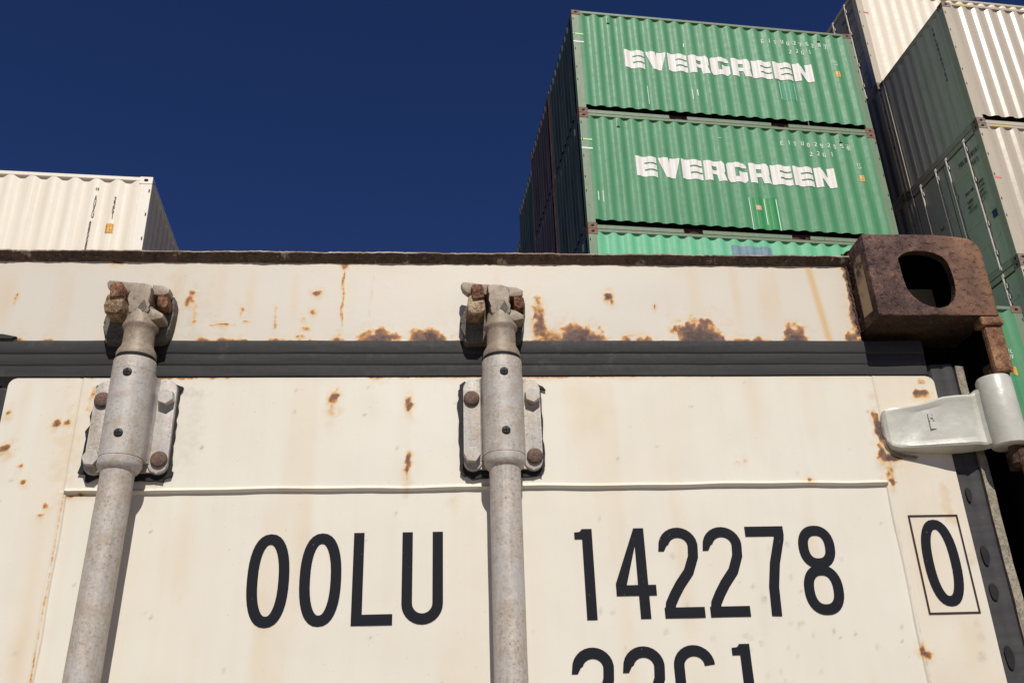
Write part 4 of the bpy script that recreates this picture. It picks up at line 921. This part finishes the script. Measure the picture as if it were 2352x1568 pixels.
# ---- corner castings with real apertures
def boolean(me_a, cutters):
    o = bpy.data.objects.new('tmp', me_a); COL.objects.link(o); tmp = []
    for c in cutters:
        oc = bpy.data.objects.new('tmpc', c); COL.objects.link(oc); tmp.append(oc)
        md = o.modifiers.new('b', 'BOOLEAN'); md.operation = 'DIFFERENCE'; md.object = oc; md.solver = 'EXACT'
    bpy.context.view_layer.update()
    dg = bpy.context.evaluated_depsgraph_get(); me = bpy.data.meshes.new_from_object(o.evaluated_get(dg))
    for q_ in tmp + [o]: bpy.data.objects.remove(q_)
    return me
def casting_solid():
    bm = bmesh.new(); x0, x1, y0, y1, z0, z1 = 1.0598, 1.2188, 0.0, 0.178, 2.4755, 2.5925
    vs = [bm.verts.new((x, y, z)) for x in (x0, x1) for y in (y0, y1) for z in (z0, z1)]
    for f in ((0, 1, 3, 2), (4, 6, 7, 5), (0, 4, 5, 1), (2, 3, 7, 6), (0, 2, 6, 4), (1, 5, 7, 3)): bm.faces.new([vs[i] for i in f])
    bm.edges.ensure_lookup_table()
    big = [e for e in bm.edges if all(abs(v.co.x - x1) < 1e-6 for v in e.verts) and all(abs(v.co.z - z1) < 1e-6 for v in e.verts)]
    bmesh.ops.bevel(bm, geom=big, offset=0.024, segments=6, affect='EDGES', profile=0.5)
    fr = [e for e in bm.edges if all(abs(v.co.y - y0) < 1e-6 for v in e.verts)]
    rt = [e for e in fr if max(v.co.x for v in e.verts) > x1 - 0.026 and not all(abs(v.co.z - z0) < 1e-6 for v in e.verts) and not (all(abs(v.co.z - z1) < 1e-6 for v in e.verts) and min(v.co.x for v in e.verts) < x1 - 0.03)]
    bmesh.ops.bevel(bm, geom=rt, offset=0.011, segments=5, affect='EDGES', profile=0.5)
    sm = [e for e in bm.edges if e.calc_face_angle(0) > 1.2]
    bmesh.ops.bevel(bm, geom=sm, offset=0.0022, segments=2, affect='EDGES', profile=0.5)
    return to_mesh(bm, 'corner_casting', M_CAST)
px = [(830, 450), (832, 385), (875, 358), (930, 335), (1010, 318), (1100, 325), (1180, 348), (1236, 378), (1262, 430), (1288, 510), (1312, 600), (1318, 660), (1308, 710), (1280, 755), (1232, 802), (1160, 822), (1065, 802), (980, 755), (910, 690), (880, 620), (850, 520)]
hole = [(1.1007 + (x - 830) * 0.0654 / 490 - (y - 450) * 0.0172 / 370 * 0.60, 2.5679 - (y - 318) * 0.0819 / 504) for x, y in px]
hole = [(1.101, 2.546), (1.1005, 2.556), (1.105, 2.5605), (1.113, 2.5650), (1.124, 2.5677), (1.139, 2.5675), (1.1505, 2.5645), (1.1600, 2.5590), (1.1648, 2.5510), (1.1668, 2.5400), (1.1676, 2.5250), (1.1665, 2.5120), (1.1640, 2.5030), (1.1590, 2.4955), (1.1510, 2.4885), (1.1400, 2.4855), (1.1270, 2.4880), (1.1160, 2.4945), (1.1080, 2.5030), (1.1030, 2.5140), (1.1012, 2.5300)]
bm = bmesh.new(); extrude_xz(bm, hole, -0.02, 0.030); cut1 = to_mesh(bm, 'c', M_CAST)
bm = bmesh.new(); box(bm, 1.074, 1.204, 0.011, 0.160, 2.484, 2.582, 0.004); cut2 = to_mesh(bm, 'c', M_CAST)
bm = bmesh.new()
hp = roundrect(0.050, 0.128, 2.508, 2.560, 0.025)
a_ = [bm.verts.new((1.19, y, z)) for y, z in hp]; b_ = [bm.verts.new((1.24, y, z)) for y, z in hp]
bm.faces.new(a_); bm.faces.new(b_[::-1])
for i in range(len(hp)): bm.faces.new((a_[i], b_[i], b_[(i + 1) % len(hp)], a_[(i + 1) % len(hp)]))
cut3 = to_mesh(bm, 'c', M_CAST)
bm = bmesh.new(); box(bm, 1.083, 1.096, 0.085, 0.098, 2.575, 2.61); cut4 = to_mesh(bm, 'c', M_CAST)
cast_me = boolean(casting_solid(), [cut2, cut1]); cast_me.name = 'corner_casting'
cast_me.materials.clear(); cast_me.materials.append(M_CAST); cast_me.materials.append(M_RECESS_SHADE); cast_me.materials.append(M_DARKRUST_SHADE)
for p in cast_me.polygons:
    c_ = p.center; p.material_index = 1 if (1.065 < c_.x < 1.210 and 0.012 < c_.y < 0.17 and 2.48 < c_.z < 2.586) else (2 if (p.normal.z < -0.8 and c_.z < 2.482) or (abs(p.normal.y) < 0.3 and 0.001 < c_.y < 0.012 and 1.098 < c_.x < 1.170 and 2.483 < c_.z < 2.570) else 0)  # cavity blackened, underside and hole rim darkened: shade painted in
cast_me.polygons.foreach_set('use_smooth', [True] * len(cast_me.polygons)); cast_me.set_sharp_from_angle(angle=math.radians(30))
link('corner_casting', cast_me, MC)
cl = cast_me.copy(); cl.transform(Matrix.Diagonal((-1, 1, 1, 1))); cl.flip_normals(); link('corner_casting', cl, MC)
# paint left on the casting's inner flank and the torn weld down its joint with the header
bm = bmesh.new(); n_ = 40; rows = []
for i in range(n_ + 1):
    z = 2.474 + (2.590 - 2.474) * i / n_; e = 0.0012 * rng.randn()
    rows.append([bm.verts.new(v) for v in ((1.0575 + e, 0.0478, z), (1.0585 + e, 0.0420 + 0.001 * rng.randn(), z), (1.0602, 0.0385 + 0.001 * rng.randn(), z), (1.0602, 0.052, z), (1.0540, 0.052, z), (1.0535 + e, 0.0468, z))])
for p_, q_ in zip(rows, rows[1:]):
    for k in range(6): bm.faces.new((p_[k], p_[(k + 1) % 6], q_[(k + 1) % 6], q_[k]))
link('weld_seam', to_mesh(bm, 'weld_seam', M_DARKRUST_SHADE), MC)
qf = NM('flank_paint'); qn = qf.noise(55, 5, 0.7); qe = qf.noise(18, 3, 0.5)
qf.base(qf.mix(qf.ramp(qf.math('MULTIPLY_ADD', qe, 0.5, qf.math('MULTIPLY', qn, 0.5)), [(0.52, 0.0), (0.60, 1.0)]), (0.46, 0.35, 0.20), (0.06, 0.035, 0.028))); qf.set(Roughness=0.7)
bm = bmesh.new(); bm.faces.new([bm.verts.new(v) for v in ((1.0595, 0.012, 2.488), (1.0595, 0.037, 2.490), (1.0595, 0.037, 2.574), (1.0595, 0.014, 2.570))])
link('paint_remnant', to_mesh(bm, 'paint_remnant', qf.m), MC)

# ---- hinge
def hinge(s, zoff=0.0):
    st = [(1.0560, 2.3370, 2.3490, 0.0465), (1.0575, 2.3260, 2.3600, 0.0420), (1.0610, 2.3180, 2.3670, 0.0388), (1.0700, 2.3145, 2.3695, 0.0372), (1.0850, 2.3135, 2.3705, 0.0360), (1.1000, 2.3130, 2.3720, 0.0330), (1.1150, 2.3125, 2.3755, 0.0295), (1.1300, 2.3118, 2.3795, 0.0260), (1.1450, 2.3115, 2.3805, 0.0235), (1.1560, 2.3118, 2.3805, 0.0222), (1.1620, 2.3120, 2.3810, 0.0235), (1.1670, 2.3122, 2.3822, 0.0265), (1.1720, 2.3128, 2.3850, 0.0260), (1.1765, 2.3135, 2.3885, 0.0205), (1.1810, 2.3140, 2.3920, 0.0120), (1.1850, 2.3140, 2.3940, 0.0060)]
    bm = bmesh.new(); rows = []
    for x, z0, z1, y in st:
        h = z1 - z0; r = []
        back = 0.0478 if x < 1.13 else 0.0478 - (x - 1.13) * 0.28
        rim = 0.004 if 1.07 < x < 1.17 else 0.0008
        for fz, dy in ((0.0, 1.0), (0.02, 0.45), (0.05, -rim * 100), (0.09, -rim * 230), (0.135, -rim * 150), (0.19, 0.0), (0.5, 0.02), (0.82, 0.0), (0.88, -rim * 150), (0.93, -rim * 220), (0.97, -rim * 60), (1.0, 1.0)):
            yy = y + dy * (0.0085 if dy > 0 else 0.003)
            r.append(bm.verts.new((s * x, min(yy, back - 0.001), z0 + fz * h + zoff)))
        r.append(bm.verts.new((s * x, back, z1 + zoff))); r.append(bm.verts.new((s * x, back, z0 + zoff)))
        rows.append(r)
    n = len(rows[0])
    for a, b in zip(rows, rows[1:]):
        for k in range(n): bm.faces.new((a[k], a[(k + 1) % n], b[(k + 1) % n], b[k]))
    bm.faces.new(rows[0]); bm.faces.new(rows[-1][::-1])
    me = to_mesh(bm, 'hinge', M_HINGE, angle=24); o = link('hinge', me, MC)
    bm = bmesh.new(); lathe(bm, s * 1.1960, 0.0205, [(0.0185, 2.3110 + zoff), (0.0205, 2.3130 + zoff), (0.0207, 2.350 + zoff), (0.0203, 2.3950 + zoff), (0.0185, 2.3985 + zoff)], 40)
    link('knuckle', to_mesh(bm, 'knuckle', M_HINGE, angle=40), o)
    bm = bmesh.new(); lathe(bm, s * 1.1990, 0.0175, [(0.0075, 2.290 + zoff), (0.0075, 2.408 + zoff)], 18); link('hinge_pin', to_mesh(bm, 'hinge_pin', M_DARKRUST_SHADE, angle=40), o)
    bm = bmesh.new()
    for z0, z1 in ((2.2850, 2.3085), (2.4000, 2.4200)): box(bm, *sorted((s * 1.196, s * 1.214)), 0.0085, 0.036, z0 + zoff, z1 + zoff, 0.003)
    link('hinge_lug', to_mesh(bm, 'hinge_lug', M_DARKRUST_SHADE), o)
    if s > 0:
        bm = bmesh.new()          # cast letters standing a little proud of the blade, read from the side
        for i, ch in enumerate('HL'):
            for j, pc in enumerate(glyph(ch, 0.7, 0.2)):
                for qd in pc:
                    pts = [(1.1085 + (a * 0.010), 2.3485 - i * 0.0105 + (b * 0.0085) + zoff) for a, b in qd]
                    try: extrude_xz(bm, pts, 0.0288 - 0.00005 * j, 0.0330)
                    except ValueError: pass
        link('cast_letters', to_mesh(bm, 'cast_letters', M_HINGE), o)
    return o
hinge(1)
for zz_ in (-0.62, -1.24, -1.86): hinge(1, zz_)
for zz_ in (0, -0.62, -1.24, -1.86): hinge(-1, zz_)
# pale torn sealant rim round the hinge tip
bm = bmesh.new(); cv = [(1.0585, 2.3360), (1.0575, 2.3260), (1.0610, 2.3165), (1.0680, 2.3115), (1.0780, 2.3085), (1.0920, 2.3065)]
rows = []
for i, (x, z) in enumerate(cv):
    rows.append([bm.verts.new(v) for v in ((x - 0.0022, 0.0478, z - 0.0016), (x - 0.001, 0.0452, z - 0.0006), (x + 0.003, 0.0470, z + 0.003))])
for a, b in zip(rows, rows[1:]):
    for k in range(2): bm.faces.new((a[k], a[k + 1], b[k + 1], b[k]))
link('sealant_rim', to_mesh(bm, 'sealant_rim', M_EDGE), MC)

# ---- locking bars
def hexagon(cx, cz, r, a0=0): return [(cx + r * math.cos(math.radians(60 * k + a0)), cz + r * math.sin(math.radians(60 * k + a0))) for k in range(6)]
def circle(cx, cz, r, n=24, e=0.0): return [(cx + r * math.cos(2 * PI * k / n), cz + r * math.sin(2 * PI * k / n)) for k in range(n)]
def disc_y(bm, cx, cz, prof, n=28, mat=0):
    """turned about the y axis: prof of (r, y) from back to front"""
    rings = [[bm.verts.new((cx + r * math.cos(2 * PI * k / n), y, cz + r * math.sin(2 * PI * k / n))) for k in range(n)] for r, y in prof]
    for a, b in zip(rings, rings[1:]):
        for k in range(n): bm.faces.new((a[k], a[(k + 1) % n], b[(k + 1) % n], b[k])).material_index = mat
    bm.faces.new(rings[-1]).material_index = mat; bm.faces.new(rings[0][::-1]).material_index = mat

def locking_bar(xr, lean=0.0):
    c = lambda pts: [(xr + x, z) for x, z in pts]
    # tube, slightly uneven
    bm = bmesh.new(); prof = [(0.0160, 0.16)] + [(0.0176 + 0.00012 * math.sin(z * 71) + 0.0001 * rng.randn(), z) for z in np.arange(0.2, 2.285, 0.03)] + [(0.0178, 2.2900), (0.0192, 2.2965)]
    lathe(bm, xr, 0.0185, prof, 40)
    for v in bm.verts: v.co.x += lean * max(0.0, min(1.0, (2.30 - v.co.z) / 0.28))
    rod = link('locking_bar', to_mesh(bm, 'locking_bar', M_GALV_ROD, angle=60), MC)
    # collar under the bearing
    bm = bmesh.new(); lathe(bm, xr, 0.0200, [(0.0180, 2.2895), (0.0205, 2.2910), (0.0232, 2.2962), (0.0236, 2.2975), (0.0236, 2.3040), (0.0228, 2.3050)], 44); link('collar', to_mesh(bm, 'collar', M_GALV, angle=35), rod)
    # bearing housing: rounded front, blending to the flange plate
    hp = [(xr - 0.0300, 0.0385), (xr - 0.0262, 0.0375), (xr - 0.0240, 0.0345), (xr - 0.0236, 0.0300)] + [(xr + 0.0236 * math.cos(a), 0.0205 + 0.0236 * math.sin(a)) for a in np.linspace(PI, 2 * PI, 25)] + [(xr + 0.0236, 0.0300), (xr + 0.0240, 0.0345), (xr + 0.0262, 0.0375), (xr + 0.0300, 0.0385), (xr + 0.0300, 0.0462), (xr - 0.0300, 0.0462)]
    bm = bmesh.new(); sweep_z(bm, hp, [2.3055, 2.3065, 2.4065, 2.4075])
    cyl = [(xr + 0.0236 * math.cos(a), 0.0205 + 0.0236 * math.sin(a)) for a in np.linspace(0, 2 * PI, 45)[:-1]]
    rr = [[bm.verts.new((xr + (x - xr) * k, 0.0205 + (y - 0.0205) * k, z)) for x, y in cyl] for k, z in ((1, 2.4077), (1, 2.4200), (0.985, 2.4218))]
    for a, b in zip(rr, rr[1:]):
        for i in range(44): bm.faces.new((a[i], a[(i + 1) % 44], b[(i + 1) % 44], b[i]))
    bm.faces.new(rr[0]); bm.faces.new(rr[-1])
    hs_ = link('bearing_bracket', to_mesh(bm, 'bearing_bracket', M_GALV, angle=32), rod)
    bm = bmesh.new(); extrude_xz(bm, roundrect(xr - 0.0455, xr - 0.0238, 2.2945, 2.4065, 0.0105), 0.0372, 0.0462, 0.0016, 3); extrude_xz(bm, roundrect(xr + 0.0238, xr + 0.0455, 2.2945, 2.4065, 0.0105), 0.0372, 0.0462, 0.0016, 3)
    extrude_xz(bm, roundrect(xr - 0.035, xr + 0.035, 2.2965, 2.4045, 0.004), 0.0392, 0.0460)
    link('bracket_flange', to_mesh(bm, 'bracket_flange', M_GALV, angle=35), rod)
    # black mastic squeezed out behind
    r = np.random.RandomState(int(abs(xr) * 1000) + (5 if xr > 0 else 9)); pad = []
    for x, z in roundrect(xr - 0.0500, xr + 0.0492, 2.2885, 2.4085, 0.012, 5): pad.append((x + 0.0016 * r.randn(), z + 0.0016 * r.randn()))
    lst = []
    for p, q in zip(pad, pad[1:] + pad[:1]):
        k = max(1, int(math.hypot(q[0] - p[0], q[1] - p[1]) / 0.008))
        for i in range(k):
            f = i / k; lst.append((p[0] + (q[0] - p[0]) * f + 0.0009 * r.randn(), p[1] + (q[1] - p[1]) * f + 0.0009 * r.randn()))
    bm = bmesh.new(); extrude_xz(bm, lst, 0.0440, 0.0485, 0.0); link('mastic_pad', to_mesh(bm, 'mastic_pad', M_PAD), rod)
    # fasteners: rusty domes upper left and lower right, bright hexagons the other two
    for x, z in ((-0.0358, 2.3822), (0.0362, 2.3105)):
        bm = bmesh.new(); disc_y(bm, xr + x, z, [(0.0092, 0.0374), (0.0094, 0.0352), (0.0088, 0.0338), (0.0070, 0.0328), (0.003, 0.0323)]); o = link('rivet', to_mesh(bm, 'rivet', M_BOLT_RUST, angle=50), rod)
    for x, z, a in ((0.0360, 2.3835, 8), (-0.0362, 2.3110, 25)):
        bm = bmesh.new(); extrude_xz(bm, hexagon(xr + x, z, 0.0098, a + 30), 0.0275, 0.0374, 0.0009, 2); link('bolt', to_mesh(bm, 'bolt', M_GALV), rod)
    for x, z in ((0.0008, 2.4005), (0.0012, 2.3285)):
        bm = bmesh.new(); disc_y(bm, xr + x, z, [(0.0049, 0.0020), (0.0049, -0.0036), (0.0043, -0.0042), (0.002, -0.0043)])
        n_ = len(bm.faces); box(bm, xr + x - 0.0035, xr + x + 0.0035, -0.0047, -0.0040, z - 0.0006, z + 0.0006, mat=1); box(bm, xr + x - 0.0006, xr + x + 0.0006, -0.00485, -0.0040, z - 0.0035, z + 0.0035, mat=1)
        link('screw', to_mesh(bm, 'screw', [M_SCREW, M_SLOT], angle=50), rod)
    # dark ring in the gap, cone, neck and cam
    bm = bmesh.new(); lathe(bm, xr, 0.0200, [(0.0212, 2.4215), (0.0216, 2.4262)], 40); link('gap_ring', to_mesh(bm, 'gap_ring', M_PAD, angle=40), rod)
    bm = bmesh.new(); lathe(bm, xr, 0.0200, [(0.0222, 2.4264), (0.0224, 2.4275), (0.0222, 2.4310), (0.0210, 2.4345), (0.0182, 2.4395), (0.0175, 2.4430), (0.0173, 2.4580), (0.0180, 2.4612), (0.0198, 2.4640), (0.0202, 2.4662), (0.0192, 2.4690), (0.0172, 2.4745), (0.0160, 2.4830), (0.0135, 2.4900), (0.010, 2.4940)], 44)
    link('neck', to_mesh(bm, 'neck', M_CAM, angle=50), rod)
    cam_pts = [(-0.0120, 2.4780), (0.0110, 2.4780), (0.0130, 2.4830), (0.0100, 2.4880), (0.0115, 2.4955), (0.0110, 2.5050), (0.0118, 2.5120), (0.0090, 2.5165), (0.0010, 2.5185), (-0.0090, 2.5200), (-0.0165, 2.5180), (-0.0160, 2.5070), (-0.0130, 2.4970), (-0.0140, 2.4870)]
    bm = bmesh.new(); extrude_xz(bm, c(cam_pts), 0.0045, 0.0360, 0.0020, 2, 0.05)
    # lower lug to the right and the two claws lying behind the prongs
    extrude_xz(bm, c([(0.006, 2.4870), (0.0175, 2.4850), (0.0275, 2.4785), (0.0272, 2.4735), (0.0160, 2.4705), (0.006, 2.4720)]), 0.0075, 0.0300, 0.0015, 2)
    extrude_xz(bm, c([(-0.0450, 2.5300), (-0.0475, 2.5265), (-0.0455, 2.5200), (-0.0395, 2.5145), (-0.012, 2.5120), (-0.012, 2.5270), (-0.0330, 2.5268)]), 0.0200, 0.0310, 0.0015, 2)
    extrude_xz(bm, c([(0.008, 2.5215), (0.0200, 2.5205), (0.0285, 2.5160), (0.0280, 2.5100), (0.0220, 2.5070), (0.008, 2.5080)]), 0.0150, 0.0310, 0.0015, 2)
    cam_o = link('cam_head', to_mesh(bm, 'cam_head', M_CAM, angle=28), rod)
    bm = bmesh.new(); extrude_xz(bm, c([(0.0046, 2.4960), (0.0088, 2.4862), (0.0040, 2.4772), (-0.0012, 2.4858)]), 0.00405, 0.0046); link('cam_notch_shade', to_mesh(bm, 'cam_notch_shade', M_KEEP_SHADE), rod)  # thin dark facet painted in for a shaded notch
    # keeper welded to the header: base plate with two prongs
    kp = [(-0.0350, 2.5160), (-0.0420, 2.5000), (-0.0482, 2.4880), (-0.0492, 2.4800), (-0.0450, 2.4750), (-0.0445, 2.4580), (-0.0425, 2.4535), (0.0195, 2.4545), (0.0260, 2.4575), (0.0290, 2.4720), (0.0318, 2.4900), (0.0322, 2.5040), (0.0290, 2.5150), (0.010, 2.5220), (-0.020, 2.5220)]
    bm = bmesh.new(); extrude_xz(bm, c(kp), 0.0325, 0.0478, 0.003, 2)
    # the prongs
    kb = link('cam_keeper', to_mesh(bm, 'cam_keeper', M_KEEP_SHADE, angle=40), MC)
    bm = bmesh.new(); extrude_xz(bm, c([(-0.0360, 2.5120), (-0.0335, 2.5165), (-0.0228, 2.5170), (-0.0205, 2.5120), (-0.0198, 2.4990), (-0.0340, 2.4965)]), 0.0005, 0.0330, 0.0016, 2)
    link('prong', to_mesh(bm, 'prong', M_PRONG, angle=30), kb); bm = bmesh.new()
    extrude_xz(bm, c([(-0.0390, 2.5010), (-0.0352, 2.5045), (-0.0200, 2.5000), (-0.0188, 2.4900), (-0.0192, 2.4835), (-0.0245, 2.4785), (-0.0385, 2.4795), (-0.0408, 2.4880)]), 0.0040, 0.0330, 0.0018, 2)
    link('prong', to_mesh(bm, 'prong', M_TANPRONG, angle=30), kb); bm = bmesh.new()
    extrude_xz(bm, c([(0.0165, 2.5060), (0.0285, 2.5050), (0.0302, 2.4960), (0.0285, 2.4905), (0.0225, 2.4895), (0.0165, 2.4930)]), 0.0120, 0.0330, 0.002, 2)
    link('prong', to_mesh(bm, 'prong', M_PRONG, angle=40), kb)
    return rod
locking_bar(0.5945); locking_bar(0.1715, -0.0055); locking_bar(-0.1715); locking_bar(-0.5945)

# ---- the rest of the near container's body
bm = bmesh.new(); box(bm, -1.215, 1.215, 0.111, 6.05, 2.545, 2.572); link('roof', to_mesh(bm, 'roof', M_W_FRAME), MC)
sp = corr_breaks(0.18, 5.88)
for s in (1, -1):
    me = corr_mesh('side_wall', sp, 0.16, 2.546, 0.008, 0.036, M_W_SIDE)
    o = link('side_wall', me, MC); o.matrix_local = (Matrix.Translation((1.219, 0.05, 0)) @ Matrix.Rotation(PI / 2, 4, 'Z')) if s > 0 else (Matrix.Translation((-1.219, 6.058, 0)) @ Matrix.Rotation(-PI / 2, 4, 'Z'))
bm = bmesh.new(); box(bm, -1.2, 1.2, 5.98, 6.04, 0.1, 2.54); link('end_wall', to_mesh(bm, 'end_wall', M_W_FRAME), MC)
bm = bmesh.new(); box(bm, -1.216, 1.216, 0.05, 6.05, 0.02, 0.115); link('underframe', to_mesh(bm, 'underframe', M_DARKRUST_SHADE), MC)
